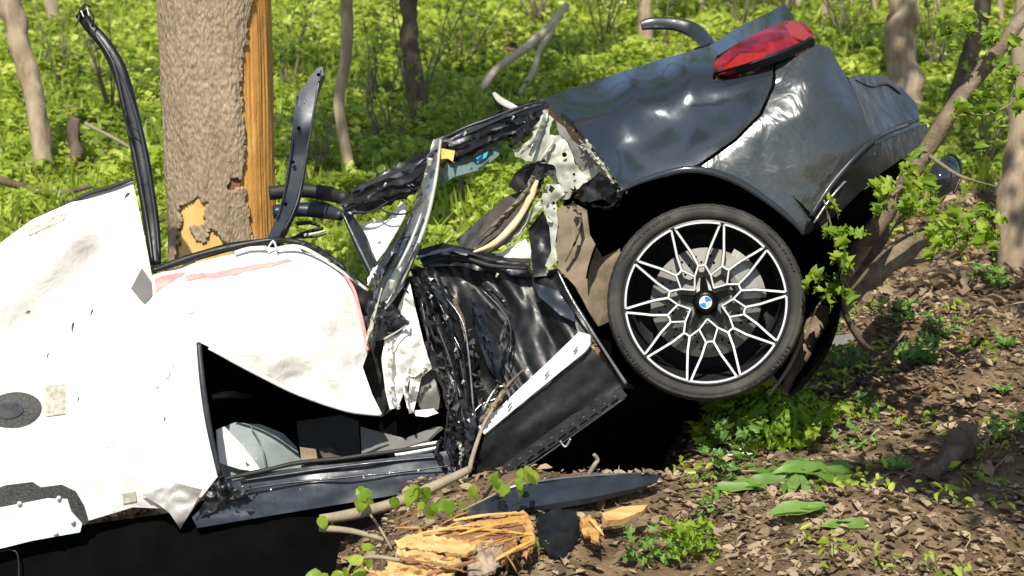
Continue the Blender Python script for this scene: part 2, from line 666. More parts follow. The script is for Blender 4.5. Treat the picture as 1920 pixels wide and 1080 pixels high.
def bm_obj(name, bm, mat, parent=None, smooth=True, origin=None):
    bmesh.ops.recalc_face_normals(bm, faces=bm.faces)
    if origin is None:
        origin = sum((v.co for v in bm.verts), Vector()) / max(1, len(bm.verts))
    for v in bm.verts:
        v.co -= origin
    me = bpy.data.meshes.new(name)
    bm.to_mesh(me)
    bm.free()
    o = link(name, me, mat, None, smooth)
    o.matrix_world = Matrix.Translation(origin)
    if parent is not None:
        o.parent = parent
        o.matrix_parent_inverse = parent.matrix_world.inverted()
    return o


def sweep(name, pix, width, mat, parent, seg=8, flat=1.0, k=5, rough=0.0, label=None):
    """a bar along pixels (x, y, depth); width in pixels, a number or a list"""
    w = width if isinstance(width, (list, tuple)) else [width] * len(pix)
    full = catmull([[*p, q] for p, q in zip(pix, w)], k)
    pts = [P(a, b, d) for a, b, d, _ in full]
    rad = [max(.0008, .5 * q * d / FPX) for a, b, d, q in full]
    bm = bmesh.new()
    SEED[0] += 1
    tube_mesh(bm, pts, rad, seg, rough, SEED[0], True, flat, -FW if flat != 1.0 else None)
    o = bm_obj(name, bm, mat, parent)
    if label: o['label'] = label
    return o


def wires(name, paths, mat, parent, rough=0.0):
    """several thin wires or bars, each an object"""
    for pix, w0, w1 in paths:
        n = len(pix)
        sweep(name, pix, [w0 + (w1 - w0) * i / max(1, n - 1) for i in range(n)], mat, parent, 6, 1.0, 4, rough)


# ------------------------------------------------------------------ ground
def graded(lo, a, b, hi, fine, coarse):
    v = list(np.arange(a, b, fine))
    st = fine
    x = a
    while x > lo:
        st = min(st * 1.22, coarse); x -= st; v.insert(0, x)
    st = fine; x = b
    while x < hi:
        v.append(x); st = min(st * 1.22, coarse); x += st
    return np.array(v)


gx = graded(-90, -2.2, 3.6, 90, .045, 5)
gy = graded(-60, 4.4, 11.5, 150, .045, 5)
XX, YY = np.meshgrid(gx, gy)
ZZ = gz(XX, YY)
gv = np.stack([XX.ravel(), YY.ravel(), ZZ.ravel()], 1)
nx, ny = len(gx), len(gy)
ii = (np.arange(ny - 1)[:, None] * nx + np.arange(nx - 1)[None]).ravel()
ground = link('ground', mesh_np('ground', gv, np.stack([ii, ii + 1, ii + nx + 1, ii + nx], 1)), 'soil')
tag(ground, 'brown forest floor of soil under the wreck and green plants', kind='structure')


# ------------------------------------------------------------------ leaves in bulk
def leaf_cloud(name, cen, size, nrm, mat, parent=None, aspect=.62, fold=.12, seed=0):
    """each leaf a pointed pair of quads, bent along its middle"""
    r = np.random.default_rng(seed)
    n = len(cen)
    nrm = nrm / np.linalg.norm(nrm, axis=1, keepdims=True)
    h = r.normal(size=(n, 3))
    a = np.cross(nrm, h); a /= np.linalg.norm(a, axis=1, keepdims=True)
    b = np.cross(nrm, a)
    s = size[:, None]
    f = fold * s
    jit = lambda: 1 + .25 * r.normal(size=(n, 1))
    base = cen - a * s * .5
    tip = cen + a * s * .5 - nrm * f * 1.3
    w1, w2 = s * aspect * .42 * jit(), s * aspect * .46 * jit()
    L1 = cen - a * s * .22 + b * w1 + nrm * f
    L2 = cen + a * s * .18 + b * w2 + nrm * f * .7
    R1 = cen - a * s * .22 - b * w1 + nrm * f
    R2 = cen + a * s * .18 - b * w2 + nrm * f * .7
    V = np.stack([base, L1, L2, tip, R2, R1], 1).reshape(-1, 3)
    o = np.arange(n)[:, None] * 6
    Q = np.concatenate([o + np.array([[0, 3, 2, 1]]), o + np.array([[0, 5, 4, 3]])], 0)
    origin = V.mean(0)
    ob = link(name, mesh_np(name, V - origin, Q), mat, None, False)
    ob.matrix_world = Matrix.Translation(Vector(origin))
    if parent is not None:
        ob.parent = parent
        ob.matrix_parent_inverse = parent.matrix_world.inverted()
    return ob


def pseudo(x, y, wl, seed):
    r = np.random.default_rng(seed)
    z = 0
    for _ in range(6):
        an = r.uniform(0, 6.28); k = 2 * math.pi / (wl * r.uniform(.6, 1.6))
        z = z + np.sin(k * (np.cos(an) * x + np.sin(an) * y) + r.uniform(0, 6.28))
    return z / 2.4


def cover_points(n, y0, y1, seed, edge=True):
    r = np.random.default_rng(seed)
    y = y0 + (y1 - y0) * r.random(n)
    x = (r.random(n) * 2 - 1) * (.32 * y + 2.0)
    if edge:
        # green begins behind the wreck; bare litter reaches further back on the right
        start = 8.3 + .9 * np.clip(x, 0, 4) + .8 * pseudo(x, y, 2.2, 5)
        dens = np.clip((y - start) / 1.6, 0, 1) * np.clip(.80 + .5 * pseudo(x, y, 1.3, 9) + .25 * pseudo(x, y, .5, 10), .10, 1)
        keep = r.random(n) < dens
        x, y = x[keep], y[keep]
    return x, y


def cover(name, label, bands, mat, kindname):
    C_, S_, N_ = [], [], []
    for n, y0, y1, smin, smax, hmax, seed in bands:
        r = np.random.default_rng(seed)
        x, y = cover_points(n, y0, y1, seed)
        m = len(x)
        hh = np.clip(.55 + .5 * pseudo(x, y, 1.1, 21), .1, 1.2)
        z = gz(x, y) + .01 + hmax * hh * r.random(m) ** .8
        C_.append(np.stack([x, y, z], 1)); S_.append(r.uniform(smin, smax, m))
        nn = r.normal(size=(m, 3)) * .55; nn[:, 2] = np.abs(nn[:, 2]) + .75; nn[:, 1] -= .25
        N_.append(nn)
    o = leaf_cloud(name, np.concatenate(C_), np.concatenate(S_), np.concatenate(N_), mat, seed=4)
    tag(o, label, kindname, kind='stuff')
    return o


cover('ground_cover', 'bright green leafy ground cover across the forest floor behind the wreck',
      [(90000, 7.8, 12, .035, .075, .20, 31), (130000, 11, 19, .05, .095, .24, 32), (150000, 17, 40, .07, .14, .24, 33)],
      'leaf_cover', 'plants')

def grass(name, label, n, y0, y1, seed):
    r = np.random.default_rng(seed)
    x, y = cover_points(n, y0, y1, seed, False)
    k = (pseudo(x, y, 1.7, 77) + .4 * pseudo(x, y, .6, 78) > .1) & (y > 8.6 + .8 * np.clip(x, 0, 4))
    x, y = x[k], y[k]
    m = len(x)
    hgt = r.uniform(.10, .30, m)
    nn = r.normal(size=(m, 3)); nn[:, 2] *= .25; nn[:, 1] -= .6
    nn /= np.linalg.norm(nn, axis=1, keepdims=True)
    a = r.normal(size=(m, 3)) * .35; a[:, 2] = 1
    a -= nn * (a * nn).sum(1, keepdims=True); a /= np.linalg.norm(a, axis=1, keepdims=True)
    b = np.cross(nn, a)
    base = np.stack([x, y, gz(x, y)], 1)
    w = r.uniform(.004, .009, m)[:, None] * (1 + .04 * y[:, None])
    tip = base + a * hgt[:, None] + r.normal(size=(m, 3)) * .03
    mid = base + a * hgt[:, None] * .55
    V = np.stack([base - b * w * .6, base + b * w * .6, mid + b * w, tip, mid - b * w], 1).reshape(-1, 3)
    o = np.arange(m)[:, None] * 5
    Q = np.concatenate([o + np.array([[0, 1, 2, 4]])], 0)
    T = o + np.array([[4, 2, 3, 3]])
    me = bpy.data.meshes.new(name)
    me.from_pydata(V.tolist(), [], Q.tolist() + T[:, :3].tolist())
    ob = link(name, me, 'leaf_cover', None, False)
    tag(ob, label, 'grass', kind='stuff')


grass('grass', 'thin grass blades among the leafy ground cover behind the wreck', 60000, 8.5, 32, 91)
bx_, by_ = cover_points(26000, 7.5, 30, 92, False)
rb_ = np.random.default_rng(93)
nn = rb_.normal(size=(len(bx_), 3)) * .4; nn[:, 2] = 1
bl = leaf_cloud('leaf_litter', np.stack([bx_, by_, gz(bx_, by_) + .01 + .05 * rb_.random(len(bx_))], 1), .03 + .07 * rb_.random(len(bx_)), nn, 'leaf_dry', aspect=.6, fold=.16, seed=94)
tag(bl, kind='stuff')
bl.parent = ground

# ------------------------------------------------------------------ leaf litter and loose earth in front
def litter_xy(n, seed):
    r = np.random.default_rng(seed)
    x = r.uniform(-2.4, 4.2, n)
    y = r.uniform(4.3, 11.5, n)
    dens = np.clip(.70 + .4 * pseudo(x, y, .9, 41), .25, 1)
    k = r.random(n) < dens
    return x[k], y[k]


lx, ly = litter_xy(150000, 51)
r_ = np.random.default_rng(52)
nn = r_.normal(size=(len(lx), 3)) * .30; nn[:, 2] = 1
lit = leaf_cloud('leaf_litter', np.stack([lx, ly, gz(lx, ly) + .003 + .012 * r_.random(len(lx))], 1),
                 (.010 + .050 * r_.random(len(lx)) ** 2.8), nn, 'leaf_dry', aspect=.55, fold=.10, seed=8)
tag(lit, kind='stuff')
lit.parent = ground
lx, ly = litter_xy(9000, 53)
nn = r_.normal(size=(len(lx), 3)) * .3; nn[:, 2] = 1
tw = leaf_cloud('twig_litter', np.stack([lx, ly, gz(lx, ly) + .012 + .012 * r_.random(len(lx))], 1), .03 + .09 * r_.random(len(lx)) ** 2, nn, 'leaf_dry', aspect=.07, fold=.02, seed=18)
tag(tw, kind='stuff')
tw.parent = ground
# sparse green seedlings through the litter
lx, ly = litter_xy(40000, 54)
k_ = (pseudo(lx, ly, .8, 61) + .5 * pseudo(lx, ly, .3, 62) > .42) & (r_.random(len(lx)) < .8) & (lx > .7 - .25 * (ly - 5))
lx, ly = lx[k_], ly[k_]
nn = r_.normal(size=(len(lx), 3)) * .5; nn[:, 2] = .8; nn[:, 1] -= .2
sd_ = leaf_cloud('seedlings', np.stack([lx, ly, gz(lx, ly) + .01 + .06 * r_.random(len(lx))], 1), r_.uniform(.018, .045, len(lx)), nn, 'leaf_cover', aspect=.45, seed=19)
tag(sd_, 'sparse small green seedlings growing through the brown litter', 'plants', kind='stuff')

# 300 larger fallen leaves that can be picked apart, sharing three curled meshes
def dry_leaf_mesh(seed):
    r = random.Random(seed)
    out = []
    k = 14
    for i in range(k):
        a = 2 * math.pi * i / k
        rad = .5 * (.62 + .38 * abs(math.cos(2.5 * a))) * r.uniform(.85, 1.1)
        if i == 0: rad = .56
        out.append(Vector((rad * math.cos(a), rad * .55 * math.sin(a), 0)))
    vs = [Vector((0, 0, 0))] + out
    for v in vs:
        v.z = .5 * v.y * v.y * 1.3 + .12 * math.sin(5 * v.x + seed) + .1 * v.x * v.x
    return mesh_from('fallen_leaf', vs, [(0, 1 + i, 1 + (i + 1) % k) for i in range(k)])


dry = [dry_leaf_mesh(i) for i in range(4)]
for m_ in dry:
    m_.materials.append(MATS['leaf_dry'])
dl = random.Random(77)
cnt = 0
while cnt < 300:
    x, y = dl.uniform(1000, 1920), dl.uniform(560, 1080)
    if y < 860 and x < 1500 - (860 - y) * .1 and x < 1420:
        continue
    p = G(x, y)
    o = bpy.data.objects.new('fallen_leaf', dry[cnt % 4])
    COL.objects.link(o)
    o.location = p + Vector((0, 0, .012))
    s_ = dl.uniform(.035, .085)
    o.scale = (s_, s_, s_)
    o.rotation_euler = (dl.uniform(-.7, .7), dl.uniform(-.7, .7), dl.uniform(0, 6.28))
    o.parent = ground
    cnt += 1


# ------------------------------------------------------------------ trees
def proj(p):
    v = p - CAMP
    d = v.dot(FW)
    return 960 + FPX * v.dot(RT) / d, 540 - FPX * v.dot(UP) / d


def crown_of(name, parent, cen, rad, n, size, seed, mat='leaf_crown', limbs_from=None):
    r = np.random.default_rng(seed)
    k = 26
    cl = r.normal(size=(k, 3)); cl /= np.linalg.norm(cl, axis=1, keepdims=True)
    cl *= (r.random((k, 1)) ** .4) * np.array([rad]) * .9
    cid = r.integers(0, k, n)
    pts = cl[cid] + r.normal(size=(n, 3)) * np.array([rad]) * .17 + np.array(cen)
    nn = r.normal(size=(n, 3)); nn[:, 2] = np.abs(nn[:, 2]) + .4
    return leaf_cloud(name, pts, r.uniform(size * .7, size * 1.3, n), nn, mat, parent, seed=seed), cl + np.array(cen)


def grow(root, top, rtop, seed, bark, crown_r=(1.8, 1.8, 1.5), leaves=2200, leaf=.11, up=3.0, drift=(0, 0)):
    """limbs and crown above the trunk's built top"""
    r = random.Random(seed)
    apex = top + Vector((drift[0], drift[1], up))
    cr, cl = crown_of('crown', root, apex, crown_r, leaves, leaf, seed)
    bm = bmesh.new()
    tube_mesh(bm, [top - Vector((0, 0, .15)), top.lerp(apex, .5) + Vector((r.uniform(-.1, .1), r.uniform(-.1, .1), 0)), apex],
              [rtop, rtop * .7, rtop * .3], 7)
    for i in range(0, len(cl), 4):
        e = Vector(cl[i])
        a = top.lerp(apex, r.uniform(.05, .7))
        m = a.lerp(e, .5) + Vector((r.uniform(-.2, .2), r.uniform(-.2, .2), r.uniform(0, .3)))
        tube_mesh(bm, [a, m, e], [rtop * .42, rtop * .26, rtop * .08], 5)
    bm_obj('limb', bm, bark, root)


def tree(name, label, path, bark, seed, group=None, up=3.2, crown=(1.6, 1.6, 1.3), leaves=1300, top_z=3.6, base_pix=None,
         rough=.45, cat='tree', depth=None):
    """path: pixels (x, y, width) from the foot upwards"""
    x0, y0, w0 = path[0]
    d = depth or gdepth(x0, y0)
    pts = [P(x, y, d) for x, y, w in path]
    rad = [.5 * w * d / FPX for x, y, w in path]
    foot = pts[0].copy()
    foot.z = float(gz(foot.x, foot.y)) - .12
    if pts[0].z - foot.z > .02:
        pts.insert(0, foot); rad.insert(0, rad[0] * 1.25)
    else:
        rad[0] *= 1.15
    # keep growing past the frame
    dr = (pts[-1] - pts[-2]).normalized()
    dr = (dr + Vector((0, 0, 1.2))).normalized()
    while pts[-1].z < top_z:
        dr = (dr + Vector((0, 0, .35))).normalized()
        pts.append(pts[-1] + dr * .55); rad.append(rad[-1] * .93)
    full = catmull([[*p, q] for p, q in zip(pts, rad)], 5)
    root = empty(name, foot + Vector((0, 0, .12)))
    tag(root, label, cat, group)
    bm = bmesh.new()
    P3 = [Vector(q[:3]) for q in full]
    rr = random.Random(seed)
    for i, q in enumerate(P3):
        k = rad[0] * .22
        q += Vector((noise.noise(q * 1.9 + Vector((seed, 0, 0))) * k, noise.noise(q * 1.9 + Vector((0, seed, 0))) * k, 0))
    tube_mesh(bm, P3, [q[3] for q in full], 12, rough, seed)
    bm_obj('trunk', bm, bark, root)
    grow(root, pts[-1], rad[-1], seed, bark, crown, leaves, .15, up=up)
    return root


# the big tree the car is wrapped around
def big_tree():
    D0, CX = 6.98, 408
    foot = Vector(((CX - 960) / FPX * 7.03, 7.1, 0))
    foot.z = float(gz(foot.x, foot.y))
    root = empty('broken_bark_tree', foot)
    tag(root, 'thick grey-brown tree trunk with a long orange strip of bark torn off', 'tree')
    R0 = 108 * D0 / FPX
    strip = [(-900, 480), (-60, 474), (0, 470), (60, 463), (130, 452), (175, 457), (250, 452), (300, 456), (360, 463), (430, 467), (452, 478)]
    patch = [(335, 388), (350, 372), (366, 360), (374, 376), (388, 366), (389, 400), (385, 422), (357, 430), (370, 452), (383, 455),
             (394, 428), (410, 436), (420, 452), (440, 462), (440, 520), (327, 520), (329, 440), (341, 420)]
    patch2 = [(414, 338), (430, 326), (448, 330), (452, 345), (432, 356), (416, 350)]

    def edge_x(y):
        for (a, xa), (b, xb) in zip(strip, strip[1:]):
            if a <= y <= b:
                t = (y - a) / (b - a)
                return xa + (xb - xa) * t
        return 1e9
    zs = list(np.arange(foot.z - .1, .55, .05)) + list(np.arange(.55, 1.95, .0065)) + list(np.arange(1.95, 4.6, .12))
    phis = [R(a) for a in np.concatenate([np.arange(-100, 115, 1.3), np.arange(115, 260, 8)])]
    axis = Vector((foot.x, foot.y, 0))
    bv, bidx, cls = [], {}, {}
    wv = []
    toC = Vector((CAMP.x - foot.x, CAMP.y - foot.y, 0)).normalized()
    side = Vector((-toC.y, toC.x, 0))      # to the right as seen from the camera
    if side.x < 0:
        side = -side
    nphi = len(phis)
    for j, z in enumerate(zs):
        rz = R0 * (1.0 - .012 * (z - 1.2)) * (1 + .5 * math.exp(-(z - foot.z) / .22))
        for i, a in enumerate(phis):
            dirv = toC * math.cos(a) + side * math.sin(a)
            q = Vector((math.cos(a) * 9, math.sin(a) * 9, z * 7))
            q2 = Vector((math.cos(a) * 22, math.sin(a) * 22, z * 34))
            q3 = Vector((math.cos(a) * 1.5, math.sin(a) * 1.5, z * .9))
            h = .008 * noise.noise(q * .6) + .0038 * (1 - 2.2 * abs(noise.noise(q2))) + .012 * noise.noise(q3)
            p = axis + dirv * (rz + h) + Vector((0, 0, z))
            bv.append(p)
            x, y = proj(p)
            jag = 16 * noise.noise(Vector((z * 5.5, 3, 1))) + 6 * noise.noise(Vector((z * 26, 3, 1))) + 4 * noise.noise(Vector((z * 80, 8, 1)))
            w = 0
            if math.cos(a) > -.35:
                if a > 0 and x > edge_x(y) + jag:
                    w = 1
                elif inside(x + jag, y + jag, patch):
                    w = 2
                elif inside(x + jag, y + jag, patch2):
                    w = 3
            if 1.75 < a < 2.3 and y < 450:
                w = 1
            cls[len(bv) - 1] = w
            g2 = .0045 * noise.noise(Vector((math.cos(a) * 30, math.sin(a) * 30, z * 2.2))) + .006 * noise.noise(q3 * 2)
            wv.append(axis + dirv * (rz - .016 + g2) + Vector((0, 0, z)))
    F = {0: [], 1: [], 2: [], 3: []}
    for j in range(len(zs) - 1):
        for i in range(nphi):
            a, b = j * nphi + i, j * nphi + (i + 1) % nphi
            q = (a, b, b + nphi, a + nphi)
            ws = [cls[k] for k in q]
            w = max(ws)
            if 0 in ws:
                F[0].append(q)
                if w:
                    F[w].append(q)
            else:
                F[w].append(q)

    def build(nm, V, faces, mats):
        use = sorted({k for f in faces for k in f})
        mp = {k: n for n, k in enumerate(use)}
        me = mesh_from(nm, [V[k] - foot for k in use], [tuple(mp[k] for k in f) for f in faces])
        o = link(nm, me, mats)
        o.location = (0, 0, 0)
        o.parent = root
        return o
    bark = build('trunk', bv, F[0], 'bark_big')
    sm = bark.modifiers.new('thickness', 'SOLIDIFY'); sm.thickness = .02; sm.offset = -1
    # wood is built a little wider than its gap so that it runs under the bark
    grow_F = {}
    for w, nm, mt, lb in ((1, 'exposed_wood', 'raw_wood', 'long vertical strip of bare orange wood'),
                          (2, 'exposed_wood', 'raw_patch', 'jagged bare yellow patch low on the trunk'),
                          (3, 'bark_scar', 'raw_rust', 'small rusty brown scar in the bark')):
        o = build(nm, wv, F[w], mt)
        o['label'] = lb
    top = Vector((foot.x, foot.y, 4.5))
    grow(root, top, R0 * .9, 5, 'bark_dark', (2.6, 2.6, 1.6), 5200, .17, up=5.6)
    return root


big_tree()

TG = 'thin trees standing behind the wreck'
tree('slender_tree', 'slender pale curved tree at the mossy pile left of the big trunk',
     [(82, 335, 44), (76, 250, 36), (66, 180, 36), (45, 110, 38), (25, 40, 40), (14, -10, 42)], 'bark_pale', 12, TG)
tree('slender_tree', 'short far trunk glimpsed between the curved tree and the bent black pillar',
     [(104, 72, 22), (98, 20, 24), (92, -15, 24)], 'bark_pale', 13, TG, leaves=900)
tree('slender_tree', 'thin bare kinked stem rising behind the broken roof rail',
     [(664, 372, 22), (652, 300, 21), (640, 235, 20), (634, 190, 22), (646, 120, 22), (652, 50, 23), (650, -15, 24)], 'bark_pale', 14, TG,
     rough=.12)
tree('twiggy_tree', 'rough mossy trunk wrapped in dry ivy twigs behind the roof rail',
     [(795, 235, 40), (782, 170, 36), (770, 100, 32), (766, 40, 30), (766, -15, 32)], 'bark_dark', 15, TG, rough=.5)
tree('slender_tree', 'thin brown trunk rising behind the curved black trim strip',
     [(1214, 112, 26), (1212, 60, 26), (1210, 0, 26), (1208, -20, 26)], 'bark_pale', 16, TG, leaves=900)
tree('forest_tree', 'stout pale trunk with peeling bark behind the rear bumper',
     [(1700, 205, 66), (1694, 120, 58), (1690, 50, 56), (1692, -15, 56)], 'bark_pale', 17, TG, rough=.35, leaves=900)
tree('forest_tree', 'broken grey trunk leaning behind the right leafy branch',
     [(1786, 235, 44), (1800, 180, 40), (1820, 100, 34), (1836, 50, 30)], 'bark_dark', 18, TG, rough=.4, up=2.4, leaves=700)
tree('forest_tree', 'shaded thick trunk at the edge of the litter beside the leafy sapling',
     [(1912, 515, 92), (1908, 400, 78), (1914, 300, 70), (1925, 200, 66)], 'bark_pale', 19, TG, rough=.2)
for i, (x, y, w) in enumerate([(1440, 30, 13), (1500, 24, 15), (1545, 40, 12), (1600, 20, 14), (1640, 34, 10), (985, 22, 16), (930, 14, 10),
                               (1165, 24, 9), (1320, 30, 13), (560, 18, 12), (1760, 40, 12), (1880, 60, 14), (240, 20, 12)]):
    tree('far_sapling', 'thin far sapling trunk in the green wood', [(x, y, w), (x + random.uniform(-6, 6), y - 40, w * .9)], 'bark_pale',
         60 + i, 'far saplings in the wood', leaves=300, crown=(1.1, 1.1, .9), top_z=4.2, up=1.6)


def twig_spray(name, label, px, py, d, n, spread, height, mat, seed, cat='twigs', group=None, wid=4, leaves=0):
    """bare shrub: thin curved stems from one foot"""
    r = random.Random(seed)
    foot = P(px, py, d)
    foot.z = float(gz(foot.x, foot.y))
    root = empty(name, foot)
    tag(root, label, cat, group)
    tips = []
    for i in range(n):
        a = r.uniform(0, 6.28)
        h = height * r.uniform(.5, 1.1)
        e = foot + Vector((math.cos(a) * spread * r.uniform(.2, 1), math.sin(a) * spread * r.uniform(.2, 1), h))
        m = foot.lerp(e, .5) + Vector((r.uniform(-.06, .06), r.uniform(-.06, .06), r.uniform(-.02, .08)))
        w = wid * d / FPX * .5
        bm = bmesh.new()
        tube_mesh(bm, [foot.lerp(m, -.05), foot.lerp(m, .5) + Vector((r.uniform(-.02, .02), 0, 0)), m, m.lerp(e, .5) + Vector((r.uniform(-.03, .03), 0, 0)), e],
                  [w, w * .85, w * .7, w * .5, w * .25], 5)
        for k in range(3):
            b0 = m.lerp(e, r.uniform(0, .8))
            b1 = b0 + Vector((r.uniform(-1, 1), r.uniform(-1, 1), r.uniform(.1, .9))) * height * .16
            tube_mesh(bm, [b0, b1], [w * .45, w * .15], 4)
            tips += [b0, b1]
        tips.append(e)
        bm_obj('stem', bm, mat, root)
    if leaves:
        q = np.array([tuple(r.choice(tips) + Vector((r.gauss(0, .05), r.gauss(0, .05), r.gauss(0, .05)))) for _ in range(leaves)])
        nr = np.random.default_rng(seed)
        nn = nr.normal(size=(leaves, 3)); nn[:, 2] += 1
        lf = leaf_cloud('foliage', q, nr.uniform(.035, .075, leaves), nn, 'leaf_fresh', root, seed=seed)
    return root


SG = 'bare young shrubs in the green cover'
for i, (x, y, n, sp, h, lab, lv) in enumerate([
        (780, 260, 9, .45, 1.1, 'tangle of dry twigs at the foot of the mossy trunk', 40),
        (690, 215, 5, .35, .9, 'sparse leafy shrub between the kinked stem and the mossy trunk', 90),
        (860, 150, 6, .5, 1.2, 'leafy young shrub beside the leaning pale poles', 200),
        (540, 190, 5, .35, 1.0, 'leafy shrub beside the stripped orange wood', 160),
        (1390, 60, 6, .4, .9, 'bare shrub behind the tail light', 30),
        (1590, 90, 7, .5, .9, 'brown twiggy shrub behind the rear bumper', 30),
        (1250, 130, 4, .3, .8, 'thin dark shrub behind the curved trim strip', 20),
        (120, 180, 5, .3, 1.0, 'thin dark shrub beside the curved slender tree', 60),
        (1850, 330, 7, .4, .8, 'low leafy shrub beside the shaded thick trunk', 150),
        (1010, 60, 8, .5, 1.3, 'tall bare twiggy shrub behind the leaning pale poles', 20),
        (1130, 90, 6, .4, 1.0, 'bare twiggy shrub between the pale poles and the brown trunk', 20),
        (1480, 50, 8, .5, 1.1, 'grey twiggy thicket behind the boot lid tip', 20),
        (1760, 150, 7, .4, 1.0, 'twiggy thicket between the stout trunk and the broken trunk', 40),
        (210, 230, 7, .4, 1.1, 'bare twigs rising from the mossy log pile', 20),
        (600, 330, 6, .3, .7, 'dry brown twigs beside the blue-black roof bar', 10),
        (730, 300, 7, .35, .8, 'dry brown twigs at the dead log behind the roof rail', 10)]):
    twig_spray('shrub', lab, x, y, gdepth(x, y), n, sp, h, 'twig', 200 + i, 'shrub', SG, 4.5, lv)


def stick(name, label, path, mat, cat='branch', group=None, w=None, rough=.2, seg=8):
    """a branch or pole: pixels (x, y, depth, width)"""
    full = catmull([list(p) for p in path], 5)
    bm = bmesh.new()
    SEED[0] += 1
    pts = []
    for a, b, d, q in full:
        p = P(a, b, d)
        k = q * d / FPX
        p += Vector((noise.noise(p * 6) * k * .35, 0, noise.noise(p * 6 + Vector((3, 1, 2))) * k * .35))
        pts.append(p)
    tube_mesh(bm, pts, [.5 * q * d / FPX for a, b, d, q in full], seg, rough, SEED[0])
    o = bm_obj(name, bm, mat)
    tag(o, label, cat, group)
    return o


def gp(x, y, w, lift=0):
    d = gdepth(x, y)
    return (x, y - lift, d, w)


dA = gdepth(905, 165) - 1.8
stick('leaning_pole', 'thicker pale pole leaning in the green cover', [(902, 165, dA, 17), (960, 105, dA, 17), (1030, 50, dA, 16), (1064, 6, dA, 13)], 'pole_wood', group='leaning pale poles')
stick('leaning_pole', 'thinner pale pole leaning beside the thicker one', [(975, 185, dA, 13), (1000, 130, dA, 12), (1022, 80, dA, 11), (1060, 14, dA, 9)], 'pole_wood', group='leaning pale poles')
dS = gdepth(138, 332)
st_ = stick('tree_stump', 'dark rotten stump standing by the mossy pile', [(136, 340, dS, 42), (138, 300, dS, 34), (140, 260, dS, 30), (146, 222, dS, 24)], 'bark_dark', 'stump', rough=.6)
stick('fallen_branch', 'dark branch lying along the edge of the white inner panel', [(-30, 330, dS - 2, 17), (40, 350, dS - 2, 15), (100, 362, dS - 2, 12), (170, 350, dS - 2, 8)], 'bark_dark')
stick('fallen_branch', 'pale thin stick lying between the stump and the bent black pillar', [(160, 232, dS, 7), (200, 252, dS, 7), (246, 278, dS, 6)], 'branch')
stick('fallen_log', 'brown mossy log lying beyond the bent black pillar', [(165, 330, dS + .3, 40), (210, 305, dS + .3, 44), (262, 312, dS + .3, 36)], 'bark_dark', 'log', rough=.5)
dL = gdepth(700, 345)
stick('fallen_log', 'brown dead log lying behind the broken roof rail', [(520, 270, dL + .6, 24), (580, 290, dL + .6, 34), (640, 315, dL + .4, 30), (720, 320, dL + .4, 30), (790, 285, dL + .4, 34)], 'bark_dark', 'log', rough=.6)
stick('fallen_branch', 'thin dark upright twig seen through the torn window gap', [(858, 470, dL - 1.5, 9), (862, 400, dL - 1.5, 9), (866, 330, dL - 1.5, 8)], 'bark_dark')
stick('fallen_branch', 'thin branch lying across the gap behind the torn roof', [(700, 338, dL, 9), (830, 350, dL, 8), (960, 352, dL, 7)], 'bark_dark')
# trees behind the photographer: they stand in the paint's reflections and give the broken shade
for i, (x, y, h, rr_, lab) in enumerate([(-7.0, -5.0, 5.0, .16, 'leafy tree behind the photographer beyond the left verge'),
                                         (-2.6, -9.0, 5.5, .20, 'leafy tree straight behind the photographer'),
                                         (3.4, -7.0, 5.0, .18, 'leafy tree behind the photographer to the right'),
                                         (8.0, -3.0, 5.2, .2, 'leafy tree on the right behind the photographer')]):
    b0 = Vector((x, y, float(gz(x, y)) - .1))
    root = empty('roadside_tree', b0)
    tag(root, lab, 'tree', 'trees behind the photographer')
    bm = bmesh.new()
    tube_mesh(bm, [b0 + Vector((.05 * math.sin(k + i), .05 * math.cos(k * 2), k * h / 6)) for k in range(7)], [rr_ * (1.1 - .07 * k) for k in range(7)], 10, .2, i)
    bm_obj('trunk', bm, 'bark_dark', root)
    grow(root, b0 + Vector((0, 0, h)), rr_ * .6, 300 + i, 'bark_dark', (2.2, 2.2, 2.0), 3000, .14, up=1.8)

# a branchy tree right of the photographer: its low limb shades the earth at the right
b0 = Vector((3.3, 1.2, float(gz(3.3, 1.2)) - .1))
root = empty('roadside_tree', b0)
tag(root, 'overhanging tree right of the photographer that shades the earth', 'tree', 'trees behind the photographer')
bm = bmesh.new()
tube_mesh(bm, [b0 + Vector((-.04 * k, .02 * k, k * .7)) for k in range(7)], [.15 - .012 * k for k in range(7)], 10, .2, 9)
t_ = b0 + Vector((-.2, .1, 3.2))
tube_mesh(bm, [t_, Vector((2.4, 1.8, 3.9)), Vector((1.3, 2.3, 4.2)), Vector((.9, 2.5, 4.25))], [.06, .045, .025, .012], 7)
tube_mesh(bm, [t_ + Vector((0, 0, .5)), Vector((2.6, 2.8, 4.8)), Vector((2.0, 4.2, 5.2))], [.05, .035, .015], 7)
bm_obj('trunk', bm, 'bark_dark', root)
crown_of('crown', root, (1.12, 2.42, 4.2), (.62, .42, .22), 900, .11, 71)
crown_of('crown', root, (2.1, 4.3, 5.3), (.9, .8, .4), 420, .10, 72)
crown_of('crown', root, (3.1, 1.4, 5.6), (1.3, 1.3, 1.1), 1200, .12, 73)
# ------------------------------------------------------------------ the wrecked car
wc0 = P(900, 900, 6.2)
CAR = empty('wrecked_car', (wc0.x, wc0.y, float(gz(wc0.x, wc0.y))))
tag(CAR, 'dark car wreck torn apart against the big tree, rear end tilted up', 'car')

